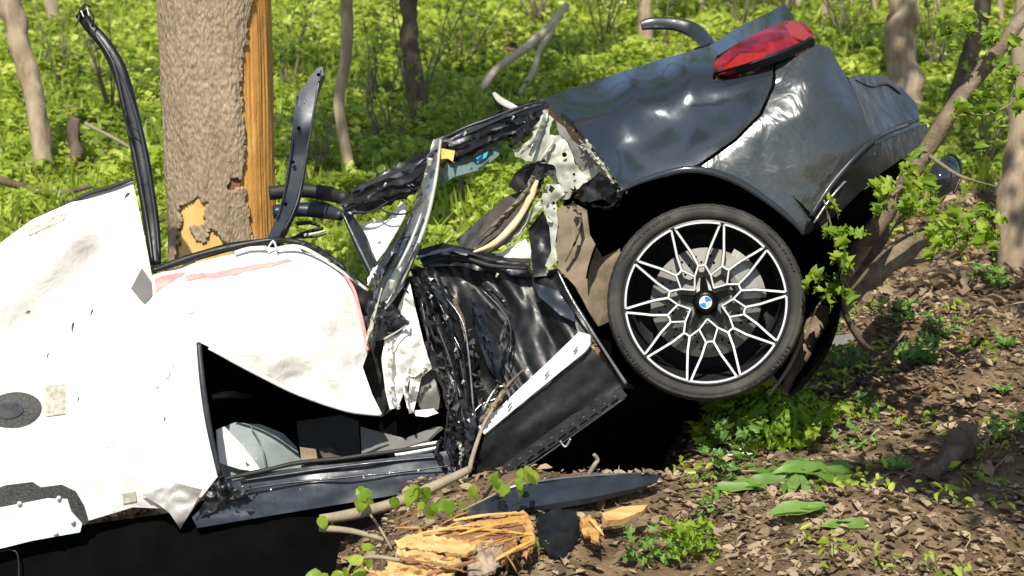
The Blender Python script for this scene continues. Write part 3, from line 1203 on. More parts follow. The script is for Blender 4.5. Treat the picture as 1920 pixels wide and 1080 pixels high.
# --- rear side
quarter = sheet('quarter_panel',
      [(1020, 186, 6.34), (1060, 170, 6.34), (1150, 140, 6.34), (1240, 111, 6.36), (1330, 86, 6.38), (1346, 100, 6.24), (1337, 125, 6.08),
       (1337, 152, 5.995), (1400, 142, 6.0), (1450, 120, 6.035), (1447, 160, 5.985), (1424, 212, 5.955), (1375, 262, 5.94), (1310, 307, 5.925),
       (1290, 315, 5.925), (1240, 325, 5.93), (1195, 341, 5.94), (1168, 356, 5.95), (1152, 332, 5.965), (1128, 300, 5.995), (1100, 268, 6.05),
       (1076, 240, 6.11), (1042, 212, 6.24)],
      [(1250, 205, 5.965), (1180, 240, 5.98), (1340, 190, 5.955), (1300, 255, 5.94), (1220, 290, 5.945), (1200, 175, 6.03), (1120, 215, 6.06), (1290, 130, 6.05), (1310, 165, 5.975), (1180, 150, 6.14), (1270, 116, 6.17), (1090, 192, 6.19), (1400, 180, 5.965), (1150, 280, 5.965)],
      'paint', CAR, s=8, amp=.005, fr=.012, ridged=False, thick=.004)
quarter['label'] = 'creased dark rear wing'
for k, (pp, w) in enumerate([([(1044, 214, 6.255), (1078, 242, 6.155), (1103, 270, 6.085), (1131, 302, 6.025), (1154, 334, 5.985), (1168, 357, 5.955)], 5)]):
    sweep('torn_edge', pp, [4, 6, 4, 7, 5, 6], 'bare_metal', quarter, rough=.5)
trunk = sheet('boot_lid', [(1330, 86, 6.40), (1390, 48, 6.50), (1440, 24, 6.58), (1472, 7, 6.64), (1490, 34, 6.52), (1440, 54, 6.34), (1385, 80, 6.24), (1346, 104, 6.22)],
      [], 'paint', CAR, s=9, amp=.006, fr=.01, ridged=False, thick=.02)
lowq = sheet('roof_skin', [(1024, 204, 6.40), (1080, 178, 6.40), (1240, 118, 6.42), (1330, 94, 6.45), (1466, 18, 6.70), (1590, 146, 6.8), (1640, 260, 7.5), (1330, 330, 7.7), (1100, 330, 7.7)],
      [(1300, 240, 7.5)], 'paint', CAR, s=24, amp=.02, fr=.01, thick=.004)
lowq['label'] = 'upper bodywork running to the far side'
strip = sweep('trim_strip', [(1202, 48, 7.0), (1225, 44, 7.0), (1268, 46, 7.0), (1305, 60, 6.95), (1336, 92, 6.7)], [18, 23, 24, 30, 30], 'dark_plastic', CAR, flat=.3, k=8)
strip['label'] = 'curved strip bent up above the rear window'
sweep('trim_strip', [(1285, 103, 6.6), (1310, 92, 6.6), (1335, 82, 6.5)], [7, 10, 8], 'gloss_black', CAR, flat=.5)

# tail light
tl = sheet('tail_light', [(1336, 142, 6.00), (1340, 116, 6.02), (1372, 88, 6.06), (1420, 62, 6.10), (1474, 38, 6.18), (1508, 42, 6.18), (1528, 66, 6.12), (1524, 78, 6.08),
                          (1470, 100, 6.0), (1400, 124, 5.97), (1350, 140, 5.97)],
      [(1400, 100, 6.0), (1460, 72, 6.03)], 'red_lens', CAR, s=7, thick=.05, wrap=.012)
tl['label'] = 'red tail light'
sheet('light_rim', [(1334, 150, 6.03), (1340, 136, 5.985), (1400, 122, 5.962), (1470, 98, 5.985), (1526, 72, 6.07), (1528, 84, 6.09), (1470, 112, 6.02), (1400, 136, 6.0)], [],
      'gloss_black', tl, s=8, thick=.012)
sheet('lens_insert', [(1473, 48, 6.128), (1482, 38, 6.145), (1500, 44, 6.135), (1520, 66, 6.075), (1508, 76, 6.05), (1478, 66, 6.08)], [], 'pink_lens', tl, s=6, thick=.006)
sheet('lens_insert', [(1352, 132, 5.957), (1388, 100, 5.985), (1440, 98, 5.98), (1432, 108, 5.965), (1395, 120, 5.953)], [], 'amber_lens', tl, s=7, thick=.004)

# bumper
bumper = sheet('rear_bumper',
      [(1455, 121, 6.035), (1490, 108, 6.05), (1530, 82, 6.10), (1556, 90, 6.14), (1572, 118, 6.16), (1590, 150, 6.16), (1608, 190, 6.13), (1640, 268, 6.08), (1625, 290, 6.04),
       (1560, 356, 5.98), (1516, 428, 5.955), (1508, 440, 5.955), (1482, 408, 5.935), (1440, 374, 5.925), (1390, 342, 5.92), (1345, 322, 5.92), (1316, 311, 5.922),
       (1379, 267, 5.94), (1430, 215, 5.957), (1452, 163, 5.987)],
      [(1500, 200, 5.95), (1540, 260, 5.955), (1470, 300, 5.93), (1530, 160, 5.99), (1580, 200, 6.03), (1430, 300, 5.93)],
      'paint_reflect', CAR, s=8, amp=.012, fr=.014, ridged=False, thick=.005)
bumper['label'] = 'rear bumper corner with painted-in tree reflections'
sweep('panel_seam', [(1453, 118, 6.05), (1450, 162, 6.0), (1428, 215, 5.97), (1379, 265, 5.953), (1314, 309, 5.937)], [5, 6, 6, 6, 5], 'void', CAR)
arch = sweep('arch_lip', [(1168, 357, 5.955), (1195, 343, 5.94), (1240, 328, 5.925), (1290, 318, 5.915), (1340, 324, 5.912), (1390, 344, 5.915), (1440, 377, 5.92), (1482, 411, 5.93), (1508, 440, 5.95)],
      [5, 9, 12, 13, 14, 14, 12, 10, 6], 'paint', CAR, flat=.5, k=6)
val = sheet('lower_valance', [(1505, 442, 5.95), (1512, 424, 5.94), (1560, 354, 5.965), (1640, 270, 6.06), (1738, 232, 6.75), (1740, 262, 6.72), (1645, 330, 6.05), (1580, 392, 5.98), (1540, 425, 5.96)],
      [], 'gloss_black', CAR, s=10, amp=.006, fr=.03, thick=.02)
sweep('valance_groove', [(1526, 418, 5.93), (1570, 356, 5.95), (1640, 288, 6.05)], 5, 'bare_metal', val)
sweep('valance_strip', [(1520, 405, 5.93), (1565, 338, 5.955), (1638, 262, 6.05), (1700, 235, 6.5)], [8, 12, 10, 8], 'dark_plastic', val)
face = sheet('bumper_face', [(1592, 148, 6.17), (1602, 140, 6.30), (1660, 142, 6.75), (1690, 164, 6.95), (1720, 196, 6.95), (1726, 238, 6.85), (1642, 272, 6.09), (1610, 192, 6.14)],
      [(1650, 200, 6.5)], 'blue_black', CAR, s=10, amp=.012, fr=.012, ridged=False, thick=.01)
sweep('bumper_groove', on('bumper_face', [(1604, 150), (1632, 162), (1662, 158), (1688, 176)], .003), [3, 6, 6, 4], 'gloss_black', face)
sweep('bumper_groove', on('bumper_face', [(1640, 258), (1670, 244), (1700, 232), (1722, 224)], .003), [5, 8, 8, 5], 'gloss_black', face)

# --- wheel
WC = P(1323, 567, 6.0)
ax_out = (CAMP - WC).normalized()
e1 = (RT - ax_out * RT.dot(ax_out)).normalized()
e2 = ax_out.cross(e1)
WM = Matrix(((e1.x, e2.x, ax_out.x, WC.x), (e1.y, e2.y, ax_out.y, WC.y), (e1.z, e2.z, ax_out.z, WC.z), (0, 0, 0, 1)))
RR = 155 * 6.0 / FPX
RT_ = 185 * 6.0 / FPX


def lathe(bm, prof, seg, mi=0):
    rings = []
    for r_i, z in prof:
        rings.append([bm.verts.new((r_i * math.cos(2 * math.pi * k / seg), r_i * math.sin(2 * math.pi * k / seg), z)) for k in range(seg)])
    for a, b in zip(rings, rings[1:]):
        for k in range(seg):
            f = bm.faces.new((a[k], a[(k + 1) % seg], b[(k + 1) % seg], b[k]))
            f.material_index = mi
            f.smooth = True
    return rings


def local_obj(name, bm, mats, parent, mw, smooth=False):
    bmesh.ops.recalc_face_normals(bm, faces=bm.faces)
    me = bpy.data.meshes.new(name)
    bm.to_mesh(me); bm.free()
    o = link(name, me, mats, None, False)
    o.matrix_world = mw
    o.parent = parent
    o.matrix_parent_inverse = parent.matrix_world.inverted()
    return o


bm = bmesh.new()      # rim barrel with bright lip; the spokes are children
lathe(bm, [(RR * 1.01, -.01), (RR * 1.015, .012), (RR * .985, .014)], 96, 0)
lathe(bm, [(RR * .985, .014), (RR * .965, .012)], 96, 0)
lathe(bm, [(RR * .965, .012), (RR * .95, -.03), (RR * .90, -.10), (RR * .88, -.2), (RR * .80, -.22), (.002, -.225)], 96, 0)
wheel = local_obj('wheel', bm, ['rim_barrel', 'silver'], CAR, WM)
wheel['label'] = 'black alloy wheel with bright machined edges'
bpy.context.view_layer.update()
bm = bmesh.new()
prof = [(RR * 1.0, -.21), (RR * 1.06, -.235), (RT_ * .955, -.24), (RT_ * .99, -.225)]
z = -.215
for k in range(5):
    prof += [(RT_, z), (RT_, z + .034), (RT_ - .007, z + .036), (RT_ - .007, z + .043)]
    z += .0445
prof = [p for p in prof if p[1] < -.005] + [(RT_ * .998, 0.0), (RT_ * .988, .012), (RT_ * .972, .021), (RT_ * .955, .026), (RT_ * .948, .024), (RT_ * .93, .028), (RR * 1.09, .030), (RR * 1.05, .026), (RR * 1.025, .020), (RR * 1.01, .006)]
lathe(bm, prof, 120)
# shoulder blocks
for k in range(120):
    if k % 2:
        continue
    a0, a1 = 2 * math.pi * k / 120, 2 * math.pi * (k + 1.2) / 120
    q = []
    for r_i, zz in ((RT_ * 1.001, -.012), (RT_ * .996, .006), (RT_ * .983, .0175)):
        q.append([bm.verts.new(((r_i + .0007) * math.cos(a), (r_i + .0007) * math.sin(a), zz + .0006)) for a in (a0, a1)])
    for u, v in zip(q, q[1:]):
        bm.faces.new((u[0], u[1], v[1], v[0]))
local_obj('tyre', bm, 'rubber', wheel, WM)
# low moulded ribs on the sidewall
bm = bmesh.new()
rl = random.Random(4)
for st, en in ((R(112), R(152)), (R(-68), R(-26)), (R(20), R(48)), (R(200), R(232))):
    a = st
    while a < en:
        w_ = rl.uniform(.003, .008) / (RR * 1.12)
        r0, r1 = RR * rl.uniform(1.098, 1.112), RR * rl.uniform(1.125, 1.142)
        lo = [bm.verts.new((q * math.cos(t), q * math.sin(t), .0285)) for q, t in ((r0, a), (r1, a), (r1, a + w_), (r0, a + w_))]
        hi = [bm.verts.new((v.co.x, v.co.y, .0322)) for v in lo]
        bm.faces.new(hi)
        for j in range(4):
            bm.faces.new((lo[j], lo[(j + 1) % 4], hi[(j + 1) % 4], hi[j]))
        a += w_ * rl.uniform(1.5, 2.6)
rib = local_obj('sidewall_ribs', bm, 'matt_black', wheel, WM)
rib['kind'] = 'stuff'
# spokes
def pol(r_i, deg):
    return Vector((RR * r_i * math.cos(R(deg)), RR * r_i * math.sin(R(deg))))

def dish(r_i):
    t = min(1, max(0, r_i / RR))
    return .010 - .034 * (1 - t) ** 1.3


def spoke_mesh():
    """one fifth of the lattice: thin bars with a bright machined face and black flanks"""
    bm = bmesh.new()

    def bar(path, w, deep=.030, n=7):
        L = [pol(*p) for p in path]
        dense = []
        for p, q in zip(L, L[1:]):
            for j in range(n):
                dense.append(p.lerp(q, j / n))
        dense.append(L[-1])
        prev = None
        for k, p in enumerate(dense):
            t = (dense[min(len(dense) - 1, k + 1)] - dense[max(0, k - 1)]).normalized()
            nr = Vector((-t.y, t.x))
            z = dish(p.length)
            q = [bm.verts.new((*(p + nr * w * u), z + v)) for u, v in ((.85, -deep), (.55, -.0025), (.42, .0), (-.42, .0), (-.55, -.0025), (-.85, -deep))]
            if prev:
                for j in range(5):
                    f = bm.faces.new((prev[j], prev[j + 1], q[j + 1], q[j]))
                    f.material_index = 1 if 1 <= j <= 3 else 0
            prev = q
    for sg in (1, -1):
        bar([(.455, 5.2 * sg), (.62, 9.6 * sg), (.80, 14.0 * sg), (.972, 16.7 * sg)], .0074)          # sides of the V window
        bar([(.485, 30.6 * sg), (.66, 25.6 * sg), (.82, 21.6 * sg), (.972, 19.3 * sg)], .0074)        # sides of the wide window
        bar([(.475, 36 * sg), (.485, 30.6 * sg)], .0066)
        bar([(.485, 30.6 * sg), (.338, 16.6 * sg)], .0056)
        bar([(.338, 16.6 * sg), (.20, 36 * sg)], .0056)
        bar([(.338, 16.6 * sg), (.455, 5.2 * sg)], .0060)
        bar([(.985, 16.4 * sg), (.985, 18 * sg), (.985, 19.6 * sg)], .004, .02)
    bar([(.455, -5.2), (.448, 0), (.455, 5.2)], .0064)
    # dark recessed arm from the hub
    v = [(.10, 30), (.16, 20), (.26, 9), (.31, 5), (.31, -5), (.26, -9), (.16, -20), (.10, -30)]
    up_ = [bm.verts.new((*pol(*p), dish(RR * p[0]) - .022)) for p in v]
    dn_ = [bm.verts.new((*pol(*p), dish(RR * p[0]) - .045)) for p in v]
    bm.faces.new(up_)
    for k in range(len(v)):
        bm.faces.new((up_[k], dn_[k], dn_[(k + 1) % len(v)], up_[(k + 1) % len(v)]))
    me = bpy.data.meshes.new('spoke')
    bmesh.ops.recalc_face_normals(bm, faces=bm.faces)
    bm.to_mesh(me); bm.free()
    me.materials.append(MATS['rim_black']); me.materials.append(MATS['silver'])
    return me


sm_ = spoke_mesh()
for k in range(5):
    o = bpy.data.objects.new('spoke', sm_)
    COL.objects.link(o)
    o.matrix_world = WM @ Matrix.Rotation(R(24 + 72 * k), 4, 'Z')
    assert len(sm_.polygons)
    o.parent = wheel
    o.matrix_parent_inverse = wheel.matrix_world.inverted()
bm = bmesh.new()       # the bright arcs between spoke ends
for k in range(10):
    a0, a1 = R(6 + 36 * k + 1.5), R(6 + 36 * (k + 1) - 1.5)
    prev = None
    for j in range(13):
        a = a0 + (a1 - a0) * j / 12
        q = [bm.verts.new((r_i * RR * math.cos(a), r_i * RR * math.sin(a), zz)) for r_i, zz in ((.952, .0105), (.956, .0165), (.976, .0165), (.980, .013))]
        if prev:
            for i in range(3):
                bm.faces.new((prev[i], prev[i + 1], q[i + 1], q[i]))
        prev = q
local_obj('rim_edge', bm, 'silver', wheel, WM)
bm = bmesh.new()       # drilled brake disc
lathe(bm, [(.001, -.05), (RR * .33, -.05), (RR * .335, -.066), (RR * .67, -.066), (RR * .675, -.092), (RR * .3, -.092)], 72)
for k in range(60):
    a = 2 * math.pi * k / 60
    rr0 = RR * (.42 + .075 * (k % 3))
    c = [bm.verts.new((rr0 * math.cos(a) + .0042 * math.cos(b), rr0 * math.sin(a) + .0042 * math.sin(b), -.0645)) for b in [2 * math.pi * j / 8 for j in range(8)]]
    f = bm.faces.new(c); f.material_index = 1
local_obj('brake_disc', bm, ['disc_metal', 'void'], wheel, WM)
bm = bmesh.new()       # caliper, upper right behind the spokes
pr = []
for a in np.linspace(R(5), R(62), 9):
    pr.append([bm.verts.new((r_i * RR * math.cos(a), r_i * RR * math.sin(a), zz)) for r_i, zz in ((.40, -.10), (.40, -.044), (.47, -.036), (.66, -.038), (.74, -.048), (.74, -.10))])
for u, v in zip(pr, pr[1:]):
    for j in range(6):
        bm.faces.new((u[j], u[(j + 1) % 6], v[(j + 1) % 6], v[j]))
bm.faces.new(pr[0]); bm.faces.new(list(reversed(pr[-1])))
local_obj('brake_caliper', bm, 'disc_metal', wheel, WM)
bm = bmesh.new()       # hub with five bolt heads
lathe(bm, [(.001, -.012), (RR * .12, -.012), (RR * .145, -.022), (RR * .16, -.05)], 40)
local_obj('hub', bm, 'rim_black', wheel, WM)
bm = bmesh.new()
for k in range(5):
    a = R(60 + 72 * k)
    c = Vector((RR * .225 * math.cos(a), RR * .225 * math.sin(a), -.03))
    lo = [bm.verts.new(c + Vector((.011 * math.cos(R(60 * j)), .011 * math.sin(R(60 * j)), -.02))) for j in range(6)]
    hi = [bm.verts.new(c + Vector((.010 * math.cos(R(60 * j)), .010 * math.sin(R(60 * j)), .006))) for j in range(6)]
    for j in range(6):
        bm.faces.new((lo[j], lo[(j + 1) % 6], hi[(j + 1) % 6], hi[j]))
    bm.faces.new(hi)
local_obj('wheel_bolts', bm, 'disc_metal', wheel, WM)
bm = bmesh.new()       # round badge: dark ring, blue and white quarters
lathe(bm, [(.034, -.012), (.034, .000), (.032, .002), (.021, .002)], 40, 0)
lathe(bm, [(.0215, .002), (.0205, .0035), (.0195, .002)], 40, 3)
for k in range(4):
    c = bm.verts.new((0, 0, .003))
    arc = [bm.verts.new((.0205 * math.cos(a), .0205 * math.sin(a), .0018)) for a in np.linspace(R(90 * k + 12), R(90 * k + 102), 9)]
    for u, v in zip(arc, arc[1:]):
        f = bm.faces.new((c, u, v)); f.material_index = 1 + k % 2
local_obj('centre_badge', bm, ['rim_black', 'badge_blue', 'badge_white', 'silver'], wheel, WM)

# wheel well: black drum open to the front
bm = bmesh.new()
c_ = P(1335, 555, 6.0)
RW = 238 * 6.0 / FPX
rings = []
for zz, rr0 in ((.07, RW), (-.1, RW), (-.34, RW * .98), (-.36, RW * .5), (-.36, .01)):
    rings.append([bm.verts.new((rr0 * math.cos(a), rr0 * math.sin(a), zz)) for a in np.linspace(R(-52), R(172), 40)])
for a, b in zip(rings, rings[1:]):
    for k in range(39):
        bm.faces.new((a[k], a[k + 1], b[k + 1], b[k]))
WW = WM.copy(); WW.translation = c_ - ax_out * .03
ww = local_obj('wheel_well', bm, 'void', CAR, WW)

# --- torn structure in front of the wheel
sheet('liner_panel', [(1040, 395, 6.12), (1075, 380, 6.14), (1100, 394, 6.13), (1106, 440, 6.12), (1130, 482, 6.11), (1162, 466, 6.12), (1172, 520, 6.15), (1150, 600, 6.14), (1122, 612, 6.08),
                      (1100, 575, 6.06), (1080, 538, 6.06), (1045, 502, 6.08)],
      [(1090, 470, 6.10)], 'beige_liner', CAR, s=9, amp=.018, fr=.022, thick=.004, label='tan felt wheel arch liner, torn')
sheet('torn_bracket', [(1085, 350, 6.1), (1120, 322, 6.06), (1150, 335, 6.03), (1170, 360, 6.02), (1160, 390, 6.06), (1130, 372, 6.08), (1100, 378, 6.10), (1075, 372, 6.12)], [],
      'dark_plastic', CAR, s=8, amp=.03, fr=.04, ragged=3)
pil = sheet('rear_pillar', [(1010, 237, 6.22), (1023, 207, 6.24), (1037, 223, 6.20), (1028, 253, 6.16), (1050, 253, 6.14), (1067, 273, 6.12), (1078, 307, 6.10), (1092, 322, 6.09), (1120, 309, 6.06),
                     (1128, 320, 6.05), (1100, 341, 6.08), (1074, 360, 6.10), (1068, 374, 6.11), (1050, 372, 6.12), (1048, 350, 6.13), (1040, 309, 6.14), (993, 303, 6.18), (967, 294, 6.2), (963, 282, 6.2), (993, 264, 6.2)],
      [(1030, 285, 6.13)], 'primer', CAR, s=6, amp=.030, fr=.025, ragged=1.5, thick=.003, label='torn pale metal rear pillar')
sheet('pillar_arm', [(1050, 346, 6.12), (1062, 362, 6.11), (1040, 380, 6.13), (1018, 388, 6.15), (993, 414, 6.18), (974, 440, 6.2), (952, 462, 6.22), (940, 457, 6.22), (972, 425, 6.2), (992, 400, 6.17), (1014, 372, 6.15), (1025, 345, 6.14)],
      [], 'primer', pil, s=6, amp=.018, fr=.04, thick=.003)
sheet('pillar_leg', [(1018, 386, 6.14), (1042, 378, 6.12), (1046, 420, 6.10), (1040, 460, 6.09), (1046, 488, 6.08), (1030, 505, 6.08), (1022, 498, 6.09), (1034, 470, 6.1), (1030, 425, 6.12)],
      [], 'primer', pil, s=6, amp=.016, fr=.04, thick=.003)
sheet('pillar_gusset', [(1042, 226, 6.2), (1060, 240, 6.18), (1072, 262, 6.12), (1108, 290, 6.08), (1124, 308, 6.06), (1094, 320, 6.1), (1080, 305, 6.12), (1066, 268, 6.14), (1048, 250, 6.16)], [],
      'grey_panel', CAR, s=7, amp=.012, fr=.03)
for x, y, d, w in ((1058, 290, 6.105, 9), (1076, 327, 6.085, 5), (1038, 380, 6.10, 5)):
    sweep('bolt_hole', [(x, y, d), (x + .6, y, d - .006)], w, 'void', pil, seg=10, k=2)
sweep('pillar_rib', [(1020, 225, 6.19), (1008, 262, 6.16), (994, 292, 6.15)], [6, 9, 7], 'primer', pil, rough=.2)
sweep('pillar_rib', [(1040, 262, 6.13), (1024, 285, 6.12), (1012, 302, 6.13)], [5, 7, 6], 'primer', pil, rough=.2)
sweep('torn_tab', [(925, 174, 6.4), (938, 188, 6.38), (960, 200, 6.36), (978, 206, 6.35)], [7, 14, 13, 5], 'primer', CAR, flat=.3, rough=.3)
sweep('torn_tab', [(922, 173, 6.42), (934, 190, 6.41), (940, 205, 6.4)], [5, 14, 9], 'gloss_black', CAR, flat=.5, rough=.4)
sheet('black_padding', [(987, 307, 6.2), (1040, 303, 6.16), (1052, 332, 6.14), (1062, 358, 6.12), (1044, 342, 6.14), (1027, 328, 6.16), (1000, 345, 6.2), (970, 361, 6.24), (953, 348, 6.26), (965, 325, 6.24)], [],
      'matt_black', CAR, s=7, amp=.02, fr=.03)
sheet('brown_lining', [(977, 358, 6.26), (1022, 322, 6.2), (1008, 360, 6.2), (985, 395, 6.23), (955, 425, 6.26), (892, 470, 6.3), (890, 452, 6.33), (922, 392, 6.33), (950, 368, 6.3)], [(950, 410, 6.27)],
      'brown_felt', CAR, s=7, amp=.02, fr=.04, thick=.008)
sweep('foam_strip', [(888, 473, 6.26), (925, 458, 6.22), (957, 430, 6.2), (982, 398, 6.18), (996, 368, 6.16), (1007, 338, 6.15)], [5, 12, 15, 15, 15, 8], 'cream_foam', CAR, rough=.2, label='cream foam strip')
sweep('foam_seam', [(905, 480, 6.24), (945, 455, 6.2), (975, 420, 6.17), (1000, 375, 6.14)], [3, 6, 6, 4], 'matt_black', CAR)
sweep('lining_edge', [(895, 448, 6.3), (925, 420, 6.28), (955, 392, 6.26), (980, 362, 6.24)], [3, 5, 5, 3], 'bare_metal', CAR, rough=.4)
sheet('white_flap', [(915, 486, 6.26), (955, 465, 6.22), (985, 448, 6.2), (996, 470, 6.2), (995, 484, 6.2), (950, 486, 6.24)], [], 'white_cloth', CAR, s=8, amp=.012, fr=.03)
sheet('dark_trim', [(990, 430, 6.22), (1018, 395, 6.18), (1030, 430, 6.16), (1032, 470, 6.15), (1022, 505, 6.13), (1035, 515, 6.12), (1000, 520, 6.15), (996, 470, 6.19)], [], 'gloss_black', CAR, s=8, amp=.02, fr=.03)

# --- crushed roof rail and pillars
sheet('roof_rail', [(640, 380, 6.42), (672, 352, 6.42), (710, 326, 6.42), (745, 308, 6.42), (800, 285, 6.42), (818, 262, 6.42), (840, 268, 6.38), (812, 320, 6.32), (795, 350, 6.32), (760, 372, 6.34), (715, 390, 6.36), (680, 404, 6.36), (650, 405, 6.38)],
      [(730, 345, 6.33)], 'gloss_black', CAR, s=6, amp=.05, fr=.03, ragged=3, fold=(30, 4), label='crushed black roof rail')
sheet('roof_rail', [(815, 262, 6.42), (860, 245, 6.42), (900, 226, 6.42), (935, 206, 6.42), (980, 194, 6.40), (1024, 188, 6.36), (1016, 222, 6.3), (1005, 242, 6.26), (975, 256, 6.3), (930, 264, 6.34), (885, 290, 6.34), (850, 306, 6.34), (836, 290, 6.36)],
      [(920, 240, 6.33)], 'gloss_black', CAR, s=6, amp=.05, fr=.03, ragged=3, fold=(22, 4), label='torn black roof rail above the window gap')
sweep('rail_edge', [(825, 262, 6.36), (870, 240, 6.36), (920, 222, 6.36), (965, 205, 6.35), (1010, 190, 6.33)], [3, 6, 5, 6, 3], 'dark_plastic', CAR, rough=.4)
sweep('rail_edge', [(645, 384, 6.36), (700, 350, 6.34), (760, 325, 6.33), (805, 300, 6.33)], [4, 7, 6, 4], 'dark_plastic', CAR, rough=.5)
sheet('glass_film', [(838, 305, 6.40), (880, 292, 6.40), (925, 268, 6.40), (948, 258, 6.40), (935, 292, 6.4), (900, 318, 6.4), (850, 332, 6.4), (825, 350, 6.4), (822, 330, 6.4)], [], 'film', CAR, s=9, amp=.012, fr=.03, thick=.003)
sheet('blue_scrap', [(893, 296, 6.37), (915, 284, 6.37), (912, 294, 6.36), (895, 306, 6.36)], [], 'film_blue', CAR, s=8, thick=.002)
sheet('orange_tag', [(822, 277, 6.26), (853, 283, 6.26), (849, 303, 6.25), (840, 297, 6.25), (818, 299, 6.26)], [], 'orange_tag', CAR, s=9, thick=.012, label='small orange plastic tag')
bp = sheet('centre_pillar', [(812, 262, 6.30), (830, 256, 6.30), (822, 320, 6.22), (806, 400, 6.16), (786, 462, 6.12), (758, 530, 6.08), (728, 575, 6.06), (700, 562, 6.10), (702, 528, 6.14), (738, 474, 6.18), (768, 404, 6.22), (792, 340, 6.26)],
      [(780, 410, 6.15), (745, 500, 6.10)], 'bare_metal', CAR, s=7, amp=.022, fr=.03, thick=.006, fold=(66, 5), label='twisted grey metal centre pillar')
sweep('pillar_flange', [(826, 262, 6.27), (818, 330, 6.2), (802, 405, 6.13), (782, 462, 6.09), (752, 530, 6.05), (722, 580, 6.03)], [5, 7, 8, 8, 8, 5], 'primer', bp, rough=.15)
sweep('pillar_flange', [(772, 400, 6.19), (752, 450, 6.16), (728, 498, 6.12), (702, 545, 6.08)], [4, 7, 8, 5], 'gloss_black', bp, rough=.2)
sweep('pillar_rib', [(790, 400, 6.13), (772, 450, 6.1), (745, 505, 6.07)], [3, 7, 4], 'primer', bp)
sheet('pillar_trim', [(638, 396, 6.34), (660, 402, 6.32), (692, 462, 6.24), (720, 532, 6.16), (703, 540, 6.17), (668, 470, 6.28)], [], 'dark_plastic', CAR, s=7, amp=.012, fr=.03, thick=.012)
sweep('trim_edge', [(642, 398, 6.31), (672, 462, 6.24), (706, 532, 6.14)], [3, 5, 4], 'bare_metal', CAR)
sheet('cloth_scrap', [(678, 424, 6.34), (700, 410, 6.33), (726, 414, 6.32), (752, 378, 6.3), (762, 384, 6.29), (760, 402, 6.28), (744, 432, 6.27), (722, 470, 6.26), (697, 503, 6.25), (690, 462, 6.3)], [], 'white_cloth', CAR, s=8, amp=.02, fr=.02,
      label='white cloth caught between the bent pillars')
for x, y, d, w in ((806, 305, 6.2, 14), (797, 330, 6.2, 8), (735, 535, 6.04, 17), (712, 522, 6.08, 8)):
    sweep('bright_clip', [(x, y + w * .5, d), (x + 2, y - w * .6, d - .01)], [w * .6, w * .8], 'primer', CAR, rough=.6, k=4)
sheet('dark_backing', [(655, 515, 6.3), (705, 555, 6.26), (735, 570, 6.24), (722, 640, 6.26), (718, 680, 6.28), (740, 765, 6.3), (715, 782, 6.3), (680, 680, 6.3), (690, 640, 6.3)], [], 'matt_black', CAR, s=10, amp=.03, fr=.03)
sheet('brown_bracket', [(690, 560, 6.16), (735, 572, 6.1), (768, 604, 6.06), (748, 622, 6.08), (722, 638, 6.1), (700, 640, 6.16), (688, 610, 6.18)], [], 'dark_plastic', CAR, s=7, amp=.03, fr=.04, ragged=2)
cc = sheet('crumpled_cloth', [(768, 528, 6.10), (778, 575, 6.08), (795, 644, 6.06), (811, 690, 6.06), (790, 708, 6.08), (775, 775, 6.10), (764, 752, 6.12), (770, 708, 6.10), (745, 764, 6.08), (731, 768, 6.10), (722, 730, 6.12), (715, 672, 6.12), (722, 636, 6.10),
                              (750, 622, 6.08), (768, 606, 6.06), (745, 580, 6.08)],
           [(765, 660, 6.04)], 'white_cloth', CAR, s=6, amp=.035, fr=.022, thick=.004, label='ragged white cloth hanging beside the crushed door')
sheet('grey_cover', [(792, 706, 6.16), (812, 692, 6.14), (826, 740, 6.12), (822, 768, 6.12), (790, 768, 6.14), (776, 740, 6.16)], [(802, 735, 6.09)], 'grey_panel', CAR, s=8, thick=.01)
sheet('white_flap', [(775, 770, 6.12), (812, 766, 6.1), (822, 774, 6.1), (800, 782, 6.1), (780, 780, 6.12)], [], 'white_cloth', CAR, s=7, amp=.01, fr=.03)

# --- crushed rear door, sill
door = sheet('rear_door', [(800, 500, 6.20), (850, 492, 6.20), (920, 500, 6.18), (1000, 512, 6.14), (1046, 504, 6.10), (1075, 562, 6.05), (1106, 625, 6.01), (1040, 690, 6.02), (960, 750, 6.04), (900, 800, 6.06), (878, 770, 6.10), (858, 690, 6.14), (822, 590, 6.18)],
      [(950, 600, 6.16), (900, 640, 6.08), (1000, 580, 6.10)], 'gloss_black', CAR, s=7, amp=.06, fr=.013, thick=.005, fold=(-62, 4), label='crushed black rear door')
sheet('door_crease', [(880, 560, 6.10), (905, 580, 6.05), (925, 650, 6.03), (945, 700, 6.03), (940, 720, 6.04), (915, 690, 6.05), (895, 630, 6.08)], [], 'blue_black', door, s=7, amp=.012, fr=.03)
sheet('door_crease', [(1000, 530, 6.06), (1045, 545, 6.02), (1075, 585, 5.99), (1080, 605, 5.985), (1050, 590, 6.0), (1010, 555, 6.04)], [], 'blue_black', door, s=7, amp=.01, fr=.03)
sheet('window_ledge', [(778, 470, 6.30), (830, 455, 6.30), (900, 470, 6.28), (994, 486, 6.2), (996, 520, 6.14), (930, 516, 6.16), (860, 498, 6.18), (795, 500, 6.2)], [(900, 490, 6.17)], 'gloss_black', CAR, s=7, amp=.035, fr=.035, fold=(-8, 5), label='black window ledge of the crushed rear door')
sweep('window_seal', [(790, 488, 6.2), (850, 478, 6.18), (920, 498, 6.14), (990, 503, 6.1)], [6, 9, 10, 7], 'matt_black', CAR, rough=.3)
sheet('window_frame_piece', [(855, 450, 6.36), (905, 405, 6.36), (930, 385, 6.36), (925, 400, 6.35), (898, 450, 6.33), (885, 470, 6.32), (862, 466, 6.34)], [], 'matt_black', CAR, s=8, amp=.02, fr=.03)
